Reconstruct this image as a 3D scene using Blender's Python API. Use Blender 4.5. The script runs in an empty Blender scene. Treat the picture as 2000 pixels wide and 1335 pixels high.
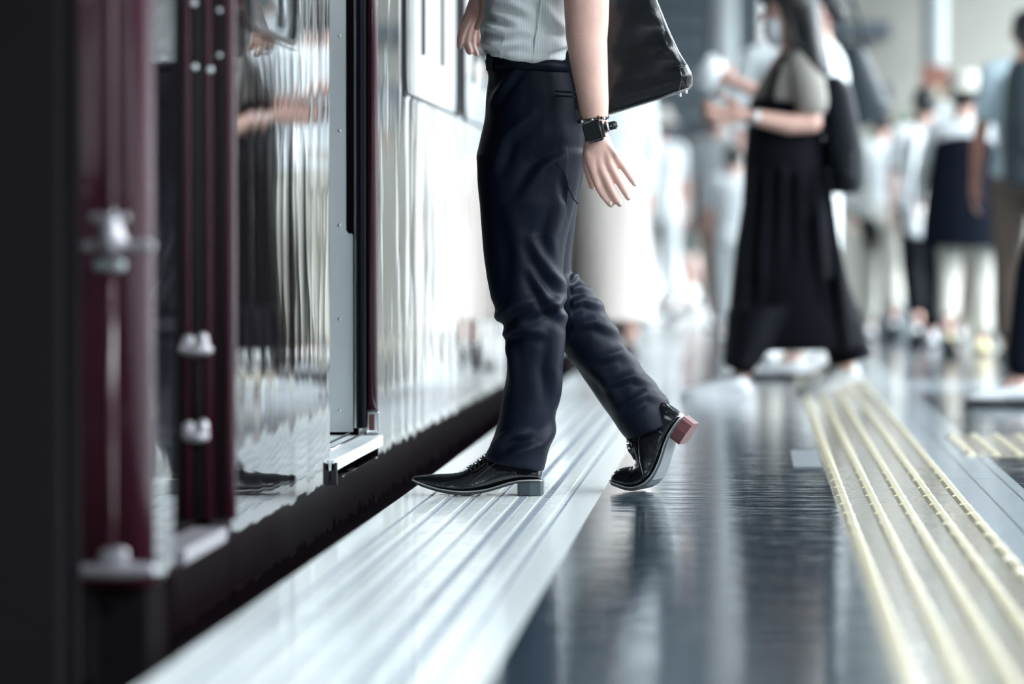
import bpy, bmesh, math, random
from mathutils import Vector, Matrix, noise
random.seed(7)
S = bpy.context.scene
COL = S.collection
# ------------------------------------------------------------------ camera
FPX = 7500.0
YAW = math.atan(465 / FPX)
PIT = math.atan(187.5 / math.hypot(FPX, 465))
cd = bpy.data.cameras.new('camera'); cam = bpy.data.objects.new('camera', cd); COL.objects.link(cam)
cam.location = (0, 0, .585); cam.rotation_euler = (math.pi/2 - PIT, 0, YAW)
cd.sensor_width = 36; cd.lens = 135; cd.clip_start = .2; cd.clip_end = 500
cd.dof.use_dof = True; cd.dof.focus_distance = 9.03; cd.dof.aperture_fstop = 2.0
S.camera = cam
# ------------------------------------------------------------------ world, light, exposure
wd = bpy.data.worlds.new('daylight'); S.world = wd; wd.use_nodes = True
nt = wd.node_tree; bg = nt.nodes['Background']
tc = nt.nodes.new('ShaderNodeTexCoord'); sp = nt.nodes.new('ShaderNodeSeparateXYZ'); cr = nt.nodes.new('ShaderNodeValToRGB')
nt.links.new(tc.outputs['Generated'], sp.inputs[0]); nt.links.new(sp.outputs['Z'], cr.inputs[0]); nt.links.new(cr.outputs[0], bg.inputs[0])
cr.color_ramp.elements[0].position = .10; cr.color_ramp.elements[0].color = (.088, .096, .099, 1)
cr.color_ramp.elements[1].position = .45; cr.color_ramp.elements[1].color = (.82, .90, .96, 1)
bg.inputs[1].default_value = 8.0
S.view_settings.view_transform = 'Standard'; S.view_settings.look = 'None'; S.view_settings.gamma = 1; S.view_settings.exposure = 1.1
try: S.view_settings.use_curve_mapping = False
except Exception: pass
S.cycles.use_denoising = True; S.cycles.max_bounces = 8; S.cycles.glossy_bounces = 5; S.cycles.caustics_reflective = False

RM = cam.rotation_euler.to_matrix(); RX, UX, FX = RM.col[0].copy(), RM.col[1].copy(), -RM.col[2].copy()
CO = Vector((0, 0, .585))
def W(px, py, Y):
    d = FX + RX * ((px - 1000) / FPX) + UX * ((667.5 - py) / FPX)
    return CO + d * (Y / d.y)

# ------------------------------------------------------------------ materials
def mat(name, col, rough=.6, metal=0, coat=0, coat_r=.05, bump=0, bscale=(30, 30, 30), vary=0, vscale=8, ior=1.5, sheen=0, emit=0, trans=0, sss=0, detail=4, coat_ior=1.5, spec=.5):
    m = bpy.data.materials.new(name); m.use_nodes = True; t = m.node_tree; b = t.nodes['Principled BSDF']
    b.inputs['Base Color'].default_value = (*col, 1); b.inputs['Roughness'].default_value = rough; b.inputs['Metallic'].default_value = metal
    b.inputs['Coat Weight'].default_value = coat; b.inputs['Coat Roughness'].default_value = coat_r; b.inputs['Coat IOR'].default_value = coat_ior; b.inputs['IOR'].default_value = ior
    b.inputs['Specular IOR Level'].default_value = spec
    b.inputs['Transmission Weight'].default_value = trans
    if sheen: b.inputs['Sheen Weight'].default_value = sheen; b.inputs['Sheen Roughness'].default_value = .4
    if sss: b.inputs['Subsurface Weight'].default_value = sss; b.inputs['Subsurface Radius'].default_value = (.01, .004, .002)
    if emit: b.inputs['Emission Color'].default_value = (*col, 1); b.inputs['Emission Strength'].default_value = emit
    o = t.nodes.new('ShaderNodeTexCoord')
    if vary:
        n = t.nodes.new('ShaderNodeTexNoise'); n.inputs['Scale'].default_value = vscale; n.inputs['Detail'].default_value = 5
        t.links.new(o.outputs['Object'], n.inputs['Vector'])
        mx = t.nodes.new('ShaderNodeMix'); mx.data_type = 'RGBA'
        mx.inputs[6].default_value = (*[c * (1 - vary) for c in col], 1); mx.inputs[7].default_value = (*[min(1, c * (1 + vary)) for c in col], 1)
        t.links.new(n.outputs['Fac'], mx.inputs[0]); t.links.new(mx.outputs[2], b.inputs['Base Color'])
    if bump:
        mp = t.nodes.new('ShaderNodeMapping'); mp.inputs['Scale'].default_value = bscale
        n = t.nodes.new('ShaderNodeTexNoise'); n.inputs['Scale'].default_value = 1; n.inputs['Detail'].default_value = detail
        t.links.new(o.outputs['Object'], mp.inputs[0]); t.links.new(mp.outputs[0], n.inputs['Vector'])
        bp = t.nodes.new('ShaderNodeBump'); bp.inputs['Strength'].default_value = 1; bp.inputs['Distance'].default_value = bump
        t.links.new(n.outputs['Fac'], bp.inputs['Height']); t.links.new(bp.outputs[0], b.inputs['Normal'])
        if coat: t.links.new(bp.outputs[0], b.inputs['Coat Normal'])
    return m
K = {}
K['skin'] = mat('skin', (.69, .43, .36), .5, vary=.12, vscale=25, sss=.15, bump=.0006, bscale=(120, 120, 120))
K['skin_tan'] = mat('skin_tan', (.42, .20, .14), .5, vary=.1)
K['navy_wool'] = mat('navy_wool', (.0018, .0038, .0105), .55, spec=.11, bump=.0008, bscale=(60, 60, 25), vary=.15, vscale=6)
K['hair'] = mat('hair', (.003, .0028, .0035), .42, bump=.002, bscale=(150, 150, 8))
K['shirt_white'] = mat('shirt_white', (.78, .82, .83), .8, bump=.003, bscale=(12, 12, 12))
K['shirt_grey'] = mat('shirt_grey', (.34, .32, .29), .85, bump=.004, bscale=(12, 12, 12))
K['pale_blue'] = mat('pale_blue', (.50, .62, .68), .85, bump=.004, bscale=(12, 12, 12))
K['black_cloth'] = mat('black_cloth', (.0028, .0034, .006), .75, spec=.08, bump=.003, bscale=(25, 25, 5))
K['navy_cloth'] = mat('navy_cloth', (.004, .006, .013), .75, spec=.1, bump=.003, bscale=(20, 20, 5))
K['nylon'] = mat('nylon', (.004, .006, .010), .55, spec=.2, bump=.004, bscale=(20, 20, 20))
K['teal_nylon'] = mat('teal_nylon', (.007, .016, .024), .5, bump=.004, bscale=(20, 20, 20))
K['cream'] = mat('cream', (.58, .56, .50), .85, bump=.004, bscale=(12, 12, 8))
K['beige'] = mat('beige', (.50, .38, .32), .85, bump=.004, bscale=(12, 12, 8))
K['pale_beige'] = mat('pale_beige', (.74, .66, .61), .85, bump=.003)
K['brown'] = mat('brown', (.14, .105, .085), .85, bump=.004, bscale=(12, 12, 8))
K['olive'] = mat('olive_grey', (.14, .16, .15), .85, bump=.004, bscale=(12, 12, 8))
K['leather'] = mat('black_leather', (.006, .007, .009), .16, coat=.6, coat_r=.06, bump=.0015, bscale=(35, 35, 35), detail=2)
K['bag_leather'] = mat('bag_leather', (.004, .0045, .006), .25, spec=.3, coat=.25, coat_r=.12, bump=.002, bscale=(14, 14, 14), detail=2)
K['sole'] = mat('sole_edge', (.02, .02, .022), .4, bump=.0004, bscale=(80, 80, 80))
K['welt'] = mat('welt_stitching', (.30, .31, .31), .5, bump=.0005, bscale=(300, 300, 300))
K['red_sole'] = mat('red_brown_sole', (.115, .038, .04), .5, vary=.3, vscale=40)
K['heel_block'] = mat('heel_block', (.035, .05, .058), .35, vary=.2)
K['white_shoe'] = mat('white_canvas', (.75, .78, .80), .7, bump=.002)
K['yellow_shoe'] = mat('yellow_canvas', (.68, .60, .34), .7, bump=.002)
K['black_rubber'] = mat('black_rubber', (.003, .0035, .005), .45, bump=.0006, bscale=(90, 90, 20))
K['mask'] = mat('mask_paper', (.70, .74, .76), .85, bump=.001)
K['steel'] = mat('brushed_steel', (.74, .79, .80), .42, metal=.25, bump=.0004, bscale=(20, 300, 300), vary=.06, vscale=3)
K['steel_dark'] = mat('worn_steel', (.30, .33, .34), .4, metal=.7, vary=.25, vscale=20)
K['bracket_metal'] = mat('bracket_metal', (.30, .28, .30), .35, metal=.4, vary=.1)
K['chrome'] = mat('chrome', (.75, .76, .78), .15, metal=1, vary=.05)
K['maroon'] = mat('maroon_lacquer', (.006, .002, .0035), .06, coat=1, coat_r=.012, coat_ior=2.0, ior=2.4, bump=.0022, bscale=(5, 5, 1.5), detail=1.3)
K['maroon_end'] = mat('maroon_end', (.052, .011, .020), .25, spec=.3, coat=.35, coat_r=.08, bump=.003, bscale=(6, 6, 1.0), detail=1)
K['train_black'] = mat('train_black', (.010, .0085, .0095), .7, spec=0, bump=.002)
K['glass'] = mat('window_glass', (.30, .33, .33), .01, trans=.3, ior=2.0, coat=1, coat_ior=2.0, coat_r=.005, bump=.0001, bscale=(4, 4, 1))
K['screen'] = mat('screen_glass', (.002, .002, .0022), .05, coat=1, vary=.1)
K['cup'] = mat('white_plastic', (.85, .88, .9), .35, vary=.03)

def stone(name, c1, c2, rough, tile=(.3, .3), grout=(.3, .3, .3), gw=.004, bump=.0004, bscale=(4, 60, 1), nscale=40, coat=.5, offset=0):
    m = bpy.data.materials.new(name); m.use_nodes = True; t = m.node_tree; b = t.nodes['Principled BSDF']; L = t.links.new
    o = t.nodes.new('ShaderNodeTexCoord')
    n = t.nodes.new('ShaderNodeTexNoise'); n.inputs['Scale'].default_value = nscale; n.inputs['Detail'].default_value = 8; L(o.outputs['Object'], n.inputs['Vector'])
    mx = t.nodes.new('ShaderNodeMix'); mx.data_type = 'RGBA'; mx.inputs[6].default_value = (*c1, 1); mx.inputs[7].default_value = (*c2, 1)
    rp = t.nodes.new('ShaderNodeValToRGB'); rp.color_ramp.elements[0].position = .38; rp.color_ramp.elements[1].position = .62
    L(n.outputs['Fac'], rp.inputs[0]); L(rp.outputs[0], mx.inputs[0])
    br = t.nodes.new('ShaderNodeTexBrick'); br.offset = offset; br.inputs['Scale'].default_value = 1; br.inputs['Brick Width'].default_value = tile[0]; br.inputs['Row Height'].default_value = tile[1]
    br.inputs['Mortar Size'].default_value = gw; br.inputs['Mortar Smooth'].default_value = .1; br.inputs['Mortar'].default_value = (*grout, 1)
    L(o.outputs['Object'], br.inputs['Vector']); L(mx.outputs[2], br.inputs['Color1']); L(mx.outputs[2], br.inputs['Color2']); L(br.outputs['Color'], b.inputs['Base Color'])
    mp = t.nodes.new('ShaderNodeMapping'); mp.inputs['Scale'].default_value = bscale; L(o.outputs['Object'], mp.inputs[0])
    n2 = t.nodes.new('ShaderNodeTexNoise'); n2.inputs['Scale'].default_value = 1; n2.inputs['Detail'].default_value = 3; L(mp.outputs[0], n2.inputs['Vector'])
    bp = t.nodes.new('ShaderNodeBump'); bp.inputs['Distance'].default_value = bump; L(n2.outputs['Fac'], bp.inputs['Height']); L(bp.outputs[0], b.inputs['Normal']); L(bp.outputs[0], b.inputs['Coat Normal'])
    b.inputs['Roughness'].default_value = rough; b.inputs['Coat Weight'].default_value = coat; b.inputs['Coat Roughness'].default_value = .06
    return m
K['dark_stone'] = stone('wet_dark_granite', (.016, .032, .046), (.055, .082, .104), .11, tile=(.40, .40), grout=(.05, .07, .08), gw=.003, bump=.0022, bscale=(3, 17, 1), coat=.6)
K['pale_stone'] = stone('pale_edge_tile', (.56, .60, .595), (.64, .675, .67), .30, tile=(.24, .30), grout=(.50, .54, .54), gw=.003, bump=.0003, bscale=(10, 20, 1), coat=.35)
K['band_stone'] = stone('grey_band_tile', (.34, .39, .42), (.42, .47, .50), .18, tile=(.07, .6), grout=(.16, .18, .18), gw=.003, bump=.0005, bscale=(8, 14, 1), coat=.4)
K['yellow_tile'] = stone('tactile_yellow_tile', (.36, .33, .27), (.44, .40, .33), .16, tile=(.30, .30), grout=(.38, .34, .26), gw=.003, bump=.0018, bscale=(14, 34, 1), coat=.6)
K['yellow_rib'] = mat('tactile_rib', (.40, .355, .215), .3, coat=.3, bump=.0015, bscale=(10, 70, 10))
K['concrete'] = mat('concrete', (.10, .11, .12), .85, vary=.25, vscale=6, bump=.004)
K['wall'] = mat('station_wall', (.47, .46, .41), .8, vary=.08, vscale=3, bump=.002)
K['wall_light'] = mat('white_column', (.48, .52, .52), .6, vary=.05, vscale=3)
K['louvre'] = mat('blue_grey_panel', (.14, .17, .20), .55, vary=.1, vscale=3)
K['roof'] = mat('canopy_sheet', (.34, .36, .37), .8, vary=.1, vscale=2)
K['ballast'] = mat('ballast', (.035, .033, .03), .9, vary=.4, vscale=12, bump=.03)
K['lamp'] = mat('fill_lamp_tube', (.85, .95, 1), .5, emit=34)
K['orange_lamp'] = mat('orange_lamp', (1, .22, .05), .5, emit=6)
K['highlight_glow'] = mat('highlight_white', (.9, .96, 1), .5, emit=5)  # glow of the made-up highlight globe
K['red_sign'] = mat('red_sign', (.30, .13, .10), .6, vary=.1)
K['leaf'] = mat('leaf', (.16, .26, .14), .7, vary=.3)

# striped shirt of the walking man
def striped():
    m = mat('striped_shirt', (.75, .75, .75), .85); t = m.node_tree; b = t.nodes['Principled BSDF']; L = t.links.new
    o = t.nodes.new('ShaderNodeTexCoord'); w = t.nodes.new('ShaderNodeTexWave'); w.bands_direction = 'X'; w.inputs['Scale'].default_value = 85; w.inputs['Distortion'].default_value = .6; w.inputs['Detail Scale'].default_value = .2
    L(o.outputs['Object'], w.inputs['Vector']); r = t.nodes.new('ShaderNodeValToRGB')
    r.color_ramp.elements[0].position = .25; r.color_ramp.elements[0].color = (.58, .62, .64, 1); r.color_ramp.elements[1].position = .6; r.color_ramp.elements[1].color = (.84, .86, .84, 1)
    L(w.outputs['Color'], r.inputs[0]); L(r.outputs[0], b.inputs['Base Color'])
    n = t.nodes.new('ShaderNodeTexNoise'); n.inputs['Scale'].default_value = 14; L(o.outputs['Object'], n.inputs['Vector'])
    bp = t.nodes.new('ShaderNodeBump'); bp.inputs['Distance'].default_value = .004; L(n.outputs['Fac'], bp.inputs['Height']); L(bp.outputs[0], b.inputs['Normal'])
    return m
K['striped'] = striped()

# ------------------------------------------------------------------ mesh helpers
def link(name, me, m, parent=None):
    o = bpy.data.objects.new(name, me); COL.objects.link(o)
    if m is not None: me.materials.append(K[m] if isinstance(m, str) else m)
    if parent is not None:
        o.parent = parent
        o.matrix_parent_inverse = Matrix.Translation(-parent.location)
    return o
def obj(name, bm, m, parent=None, smooth=True):
    bmesh.ops.recalc_face_normals(bm, faces=bm.faces)
    me = bpy.data.meshes.new(name); bm.to_mesh(me); bm.free()
    if smooth:
        for p in me.polygons: p.use_smooth = True
    return link(name, me, m, parent)
def hard(name, bm, m, parent=None, bev=0):
    if bev: bmesh.ops.bevel(bm, geom=[e for e in bm.edges], offset=bev, segments=2, affect='EDGES', profile=.6)
    return obj(name, bm, m, parent, smooth=False)
def fused(name, bm, m, parent=None, vox=.006, it=6, disp=None):
    """closed overlapping solids -> one continuous surface"""
    bmesh.ops.recalc_face_normals(bm, faces=bm.faces)
    me = bpy.data.meshes.new(name + '_src'); bm.to_mesh(me); bm.free()
    t = bpy.data.objects.new(name, me); COL.objects.link(t)
    r = t.modifiers.new('r', 'REMESH'); r.mode = 'VOXEL'; r.voxel_size = vox; r.use_smooth_shade = True
    if it:
        s = t.modifiers.new('s', 'SMOOTH'); s.factor = .5; s.iterations = it
    bpy.context.view_layer.update()
    ev = t.evaluated_get(bpy.context.evaluated_depsgraph_get())
    nm = bpy.data.meshes.new_from_object(ev); nm.name = name
    bpy.data.objects.remove(t); bpy.data.meshes.remove(me)
    if disp:
        co = [0.0] * (len(nm.vertices) * 3); nm.vertices.foreach_get('co', co); no = [v.normal.copy() for v in nm.vertices]
        for i, v in enumerate(nm.vertices): v.co = v.co + no[i] * disp(v.co)
    for p in nm.polygons: p.use_smooth = True
    nm.materials.clear()
    return link(name, nm, m, parent)
def tag(o, label=None, cat=None, group=None, kind=None):
    if label: o['label'] = label
    if cat: o['category'] = cat
    if group: o['group'] = group
    if kind: o['kind'] = kind
    return o
def empty(name, loc, label=None, cat=None, group=None):
    o = bpy.data.objects.new(name, None); COL.objects.link(o); o.location = loc; o.empty_display_size = .1
    bpy.context.view_layer.update()
    return tag(o, label, cat, group)
def box(bm, a, b):
    x0, y0, z0 = a; x1, y1, z1 = b
    v = [bm.verts.new(p) for p in ((x0,y0,z0),(x1,y0,z0),(x1,y1,z0),(x0,y1,z0),(x0,y0,z1),(x1,y0,z1),(x1,y1,z1),(x0,y1,z1))]
    for f in ((0,3,2,1),(4,5,6,7),(0,1,5,4),(1,2,6,5),(2,3,7,6),(3,0,4,7)): bm.faces.new([v[i] for i in f])
    return v
def obox(bm, c, hx, hy, hz, R):
    v = []
    for sz in (-1, 1):
        for sx, sy in ((-1,-1),(1,-1),(1,1),(-1,1)): v.append(bm.verts.new(Vector(c) + R @ Vector((sx*hx, sy*hy, sz*hz))))
    for f in ((0,3,2,1),(4,5,6,7),(0,1,5,4),(1,2,6,5),(2,3,7,6),(3,0,4,7)): bm.faces.new([v[i] for i in f])
def rings(bm, rs, cap=True):
    prev = None; first = None
    for r in rs:
        vs = [bm.verts.new(p) for p in r]
        if prev:
            n = len(vs)
            for i in range(n): bm.faces.new((prev[i], prev[(i+1) % n], vs[(i+1) % n], vs[i]))
        else: first = vs
        prev = vs
    if cap:
        bm.faces.new(list(reversed(first))); bm.faces.new(prev)
def spow(v, e): return math.copysign(abs(v) ** e, v)
def ring(c, u, v, n=28, e=1.0):
    return [c + u * spow(math.cos(2*math.pi*i/n), e) + v * spow(math.sin(2*math.pi*i/n), e) for i in range(n)]
def pairs(bm, L, n=32, e=.9):
    """outline pairs at real depths: ((xl,yl),(xr,yr),Y,half depth)"""
    rs = []
    for a, b, Y, hd in L:
        A, B = W(*a, Y), W(*b, Y)
        rs.append(ring((A + B) / 2, (B - A) / 2, Vector((0, hd, 0)), n, e))
    rings(bm, rs)
def ball(bm, c, r, sub=2):
    M4 = Matrix.Translation(c) @ Matrix.Diagonal((*(r if hasattr(r, '__len__') else (r, r, r)), 1))
    bmesh.ops.create_icosphere(bm, subdivisions=sub, radius=1, matrix=M4)
def frame_of(d):
    d = d.normalized(); a = Vector((0, 0, 1)) if abs(d.z) < .9 else Vector((1, 0, 0))
    u = d.cross(a).normalized(); return u, d.cross(u)
def chain(bm, pts, rad, n=14, sub=2):
    for i, p in enumerate(pts): ball(bm, p, rad[i], sub)
    for i in range(len(pts) - 1):
        d = pts[i+1] - pts[i]
        if d.length < 1e-5: continue
        u, v = frame_of(d)
        rings(bm, [ring(pts[i], u * rad[i], v * rad[i], n), ring(pts[i+1], u * rad[i+1], v * rad[i+1], n)])
def tube(bm, pts, r, n=10, closed=False):
    rs = []; pr = r if hasattr(r, '__len__') else [r] * len(pts)
    u = None
    for i, p in enumerate(pts):
        d = (pts[min(i+1, len(pts)-1)] - pts[max(i-1, 0)])
        if closed: d = pts[(i+1) % len(pts)] - pts[i-1]
        d.normalize()
        if u is None: u, v = frame_of(d)
        else:
            u = (u - d * u.dot(d)).normalized(); v = d.cross(u)
        rs.append(ring(p, u * pr[i], v * pr[i], n))
    if closed: rs.append(rs[0])
    rings(bm, rs, cap=not closed)
def NB(): return bmesh.new()
def V(*a): return Vector(a)

# ------------------------------------------------------------------ platform and station
XE, XW, XY, XB, XC = -.812, -.35, .195, .50, .66   # edge, white band, tactile strip, grey band, inner dark floor
Y0, Y1 = 2.0, 34.0
def slab(name, x0, x1, z0, z1, m, ya=Y0, yb=90, kind='structure'):
    bm = NB(); box(bm, (x0, ya, z0), (x1, yb, z1)); o = hard(name, bm, m); tag(o, kind=kind); return o
slab('trim_1', XE, XW, -.12, 0, 'pale_stone')
slab('floor', XW, XY, -.12, 0, 'dark_stone')
slab('trim_2', XY, XB, -.12, 0, 'yellow_tile')
slab('trim_3', XB, XC, -.12, 0, 'band_stone')
slab('floor_inner', XC, 5.5, -.12, 0, 'dark_stone')
bm = NB(); box(bm, (XE + .06, Y0, -1.3), (5.5, 90, -.12)); tag(hard('platform_base', bm, mat('platform_side', (.022, .021, .023), .9, vary=.2)), kind='structure')
slab('ground', -8, -.76, -1.5, -1.2, 'ballast', ya=-4)
# pale cross joint in the inner floor, seen far right
bm = NB(); box(bm, (XC + .01, 15.4, 0), (5.4, 16.9, .001)); tag(hard('trim_4', bm, 'band_stone'), kind='structure')
# cast grooves in the white edge band (dark slots between raised bars)
bm = NB()
y = 3.2
while y < 16:
    for k, x in enumerate((-.745, -.69, -.635, -.58, -.525, -.47, -.415)):
        wdt = .0075 if k in (4, 5) else .003
        for q in range(4):
            ya = y + q * .072
            box(bm, (x - wdt, ya, 0), (x + wdt, ya + .058, .0012))
    y += .30
tag(hard('edge_slots', bm, mat('slot_rubber', (.20, .23, .27), .4, vary=.3)), kind='structure')
bm = NB(); y = 3.0
while y < 16:
    for x in (-.7175, -.6625, -.6075, -.5525, -.4975, -.4425):
        box(bm, (x - .012, y + .005, 0), (x + .012, y + .29, .0012))
    y += .30
tag(hard('edge_ribs', bm, 'pale_stone', bev=0), kind='structure')
# ribbed guide tiles
def ribs(x0, ya, yb, n=5):
    bm = NB(); y = ya
    while y < yb - .2:
        for k in range(n):
            x = x0 + k * .0675
            rs = []
            for t, h in ((.006, .0), (.02, .004), (.28, .004), (.294, .0)):
                w = .0085 + .003 * (1 - h / .004)
                rs.append([V(x - w - .004, y + t, 0), V(x - w + .002, y + t, h), V(x + w - .002, y + t, h), V(x + w + .004, y + t, 0)])
            rings(bm, [[p + V(0, 0, .0005) for p in r] for r in rs])
        y += .30
    return bm
tp = empty('tactile_paving', (.35, 9, 0), 'yellow ribbed tactile guide strip running along the wet platform beside dark stone', 'tactile paving')
obj('rib', ribs(.215, 2.4, 32), 'yellow_rib', tp, smooth=False)
tp2 = empty('tactile_paving', (1.5, 11.3, 0), 'yellow tactile side branch lying across the inner dark floor at the right edge', 'tactile paving')
bm = NB(); box(bm, (.60, 10.75, 0), (2.4, 11.87, .003)); hard('tile', bm, 'yellow_tile', tp2)
b2 = ribs(.62, 10.76, 11.9, 26)
for v in b2.verts: v.co.z += .0025
obj('rib', b2, 'yellow_rib', tp2, smooth=False)
# metal joint plate at the strip edge
bm = NB(); box(bm, (.115, 10.15, 0), (.19, 11.0, .0035)); p_ = hard('floor_plate', bm, mat('dull_plate', (.16, .18, .19), .4, metal=.3, vary=.2)); tag(p_, 'small grey metal plate set in the dark floor against the yellow strip', 'floor plate')

# canopy roof, walls, unseen light blockers
bm = NB(); box(bm, (-3.9, -8, 3.75), (3.2, 36, 3.9))
for y in range(-6, 36, 3): box(bm, (-3.9, y, 3.55), (3.2, y + .18, 3.75))
tag(hard('ceiling', bm, 'roof'), kind='structure')
bm = NB(); box(bm, (-8, -8.2, -1.2), (5.7, -8, 3.75)); tag(hard('wall_back_blocker', bm, 'concrete'), kind='structure')  # unseen, added behind the camera to cut frontal light
bm = NB(); box(bm, (-6.2, -8, -1.2), (-6, 90, 4.2)); tag(hard('wall_left', bm, 'concrete'), kind='structure')
bm = NB(); box(bm, (5.5, -8, 0), (5.7, 5.5, 3.75)); tag(hard('wall_right_blocker', bm, 'concrete'), kind='structure')  # added out of view to block light from behind right
# end wall of the concourse (pale) and blue grey stair flank
bm = NB(); box(bm, (.47, 26.3, 0), (2.0, 26.6, 3.9)); tag(hard('wall_far', bm, 'wall'), kind='structure')
bm = NB()
box(bm, (.46, 26.15, 1.55), (.95, 26.3, 1.68)); box(bm, (.46, 26.15, 2.0), (.95, 26.3, 2.1))
tag(hard('wall_far_rail', bm, 'louvre'), kind='structure')
bm = NB(); box(bm, (-3.9, 35.0, 1.45), (.10, 35.4, 3.75))
z = 1.5
while z < 3.7:
    box(bm, (-3.9, 34.93, z), (.10, 35.0, z + .15)); z += .21
tag(hard('stair_flank', bm, 'louvre'), kind='structure')
for i, (px, yy, r) in enumerate(((1412, 33.5, .12), (1825, 25.6, .08), (1720, 60, .2))):
    bm = NB(); c = W(px, 480, yy)
    rings(bm, [ring(V(c.x, c.y, 0), V(r, 0, 0), V(0, r, 0), 24), ring(V(c.x, c.y, 3.75), V(r, 0, 0), V(0, r, 0), 24)])
    if i < 2: tag(obj('column', bm, 'wall_light'), kind='structure')
    else: bm.free()
# unseen tube lamps added under the canopy for light and highlights
for x in (.95, 2.6):
    for y in (-5, -1, 3, 7, 12, 17, 22, 27, 32):
        l = empty('fill_tube_lamp', (x, y, 3.5), 'added unseen white tube lamp under the canopy above the platform', 'lamp', 'added tube lamps under the canopy')
        bm = NB(); box(bm, (x - .09, y - .65, 3.5), (x + .09, y + .65, 3.55)); hard('housing', bm, 'steel', l)
        bm = NB(); tube(bm, [V(x, y - .6, 3.47), V(x, y + .6, 3.47)], .03, 12); obj('tube', bm, 'lamp', l)

# ------------------------------------------------------------------ trains
XS = -.93
ZB, ZT = -.42, 2.72
def rrect(y0, y1, z0, z1, r, n=6):
    pts = []
    for cy, cz, a0 in ((y1 - r, z1 - r, 0), (y0 + r, z1 - r, 90), (y0 + r, z0 + r, 180), (y1 - r, z0 + r, 270)):
        for k in range(n + 1):
            a = math.radians(a0 + 90 * k / n); pts.append((cy + r * math.cos(a), cz + r * math.sin(a)))
    return pts
def rail_car(ya, yb, doors, wins, label, cab=False):
    car = empty('rail_car', (-2.3, (ya + yb) / 2, -1.2), label, 'train')
    bm = NB(); segs = []
    cuts = sorted([(a, b, 'd') for a, b in doors] + [(a, b, 'w') for a, b in wins])
    y = ya + (.30 if cab else 0)
    if cab: box(bm, (XS - .05, 5.966, .055), (XS, 6.16, ZT))
    y = max(y, 6.16 + .69) if cab else y
    for a, b, k in cuts:
        if a > y: box(bm, (XS - .05, y, ZB), (XS, a, ZT))
        if k == 'w':
            box(bm, (XS - .05, a, ZB), (XS, b, .985)); box(bm, (XS - .05, a, 1.98), (XS, b, ZT))
        else:
            box(bm, (XS - .05, a, ZB), (XS, b, .06)); box(bm, (XS - .05, a, 2.0), (XS, b, ZT))
        y = b
    box(bm, (XS - .05, y, ZB), (XS, yb, ZT))
    bmesh.ops.remove_doubles(bm, verts=bm.verts, dist=1e-5)
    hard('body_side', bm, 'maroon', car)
    # roof, far side, floor, ends
    bm = NB(); prof = [(XS, ZT), (XS - .10, 2.95), (XS - .45, 3.12), (-2.3, 3.2), (-3.25, 3.12), (-3.6, 2.95), (-3.67, ZT)]
    inn = [(x * 1.0 + (.04 if x < -2.3 else -.04), z - .05) for x, z in reversed(prof)]
    rings(bm, [[V(x, yy, z) for x, z in prof + inn] for yy in (ya, yb)]); obj('roof', bm, 'steel_dark', car, smooth=False)
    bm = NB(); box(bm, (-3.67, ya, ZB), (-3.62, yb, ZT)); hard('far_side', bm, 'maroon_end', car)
    bm = NB(); box(bm, (-3.62, ya + .02, .02), (XS - .055, yb - .02, .10)); hard('car_floor', bm, 'train_black', car)
    bm = NB(); box(bm, (-3.4, ya + .5, -.95), (-1.15, yb - .5, -.45)); hard('underframe', bm, 'train_black', car)
    bm = NB(); box(bm, (-3.62, yb - .06, ZB), (XS - .05, yb, ZT)); hard('end_wall', bm, 'maroon_end', car)
    for a, b in wins:
        fr = NB(); n = 24
        inner = rrect(a + .012, b - .012, .985 + .012, 1.98 - .012, .07, 6); outer = []
        for i_, (yy, zz) in enumerate(inner):
            q = i_ // 7; an = math.radians((0, 90, 180, 270)[q] + 15 * (i_ % 7)); cy = (b - .082) if q in (0, 3) else a + .082; cz = 1.898 if q < 2 else 1.067
            c_, s_ = math.cos(an), math.sin(an); t_ = .082 / max(abs(c_), abs(s_)); outer.append((cy + c_ * t_, cz + s_ * t_))
        for X0_, X1_ in ((XS - .03, XS + .004),):
            vi = [[fr.verts.new((X, p[0], p[1])) for p in pl] for X in (X0_, X1_) for pl in (inner, outer)]
            m_ = len(inner)
            for i in range(m_):
                j = (i + 1) % m_
                fr.faces.new((vi[2][i], vi[2][j], vi[3][j], vi[3][i])); fr.faces.new((vi[0][j], vi[0][i], vi[1][i], vi[1][j]))
                fr.faces.new((vi[0][i], vi[0][j], vi[2][j], vi[2][i])); fr.faces.new((vi[1][j], vi[1][i], vi[3][i], vi[3][j]))
        w = obj('window', fr, 'maroon', car, smooth=False)
        g = NB(); tube(g, [V(XS + .003, yy, zz) for yy, zz in inner], .006, 6, closed=True); obj('gasket', g, 'black_rubber', w)
        p = NB(); box(p, (XS - .008, a + .004, .99), (XS - .003, b - .004, 1.975)); hard('pane', p, 'glass', w)
        ys = [a + (b - a) * .70] if b - a < 1 else [a + (b - a) * f for f in (.33, .67)]
        for yy in ys:
            k = NB(); box(k, (XS - .0045, yy - .016, 1.13 if b - a > 1 else 1.02), (XS + .0022, yy + .016, 1.95)); hard('mullion', k, 'black_rubber', w)
    return car
doors1 = [(8.47, 9.58), (14.6, 15.8), (20.6, 21.8)]
wins1 = [(7.08, 7.84), (10.30, 12.30), (12.45, 14.0), (16.5, 18.1), (18.3, 19.9)]
car1 = rail_car(5.92, 24.6, doors1, wins1, 'glossy maroon train car with dark end at left, its door open beside the walking man', cab=True)
car2 = rail_car(25.1, 44.0, [(28, 29.2), (34, 35.2), (40, 41.2)], [(25.9, 27.4), (29.9, 31.5), (31.8, 33.3), (36, 37.6), (37.9, 39.4)], 'glossy maroon train car second in line, blurred behind the man\'s hand')
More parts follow.
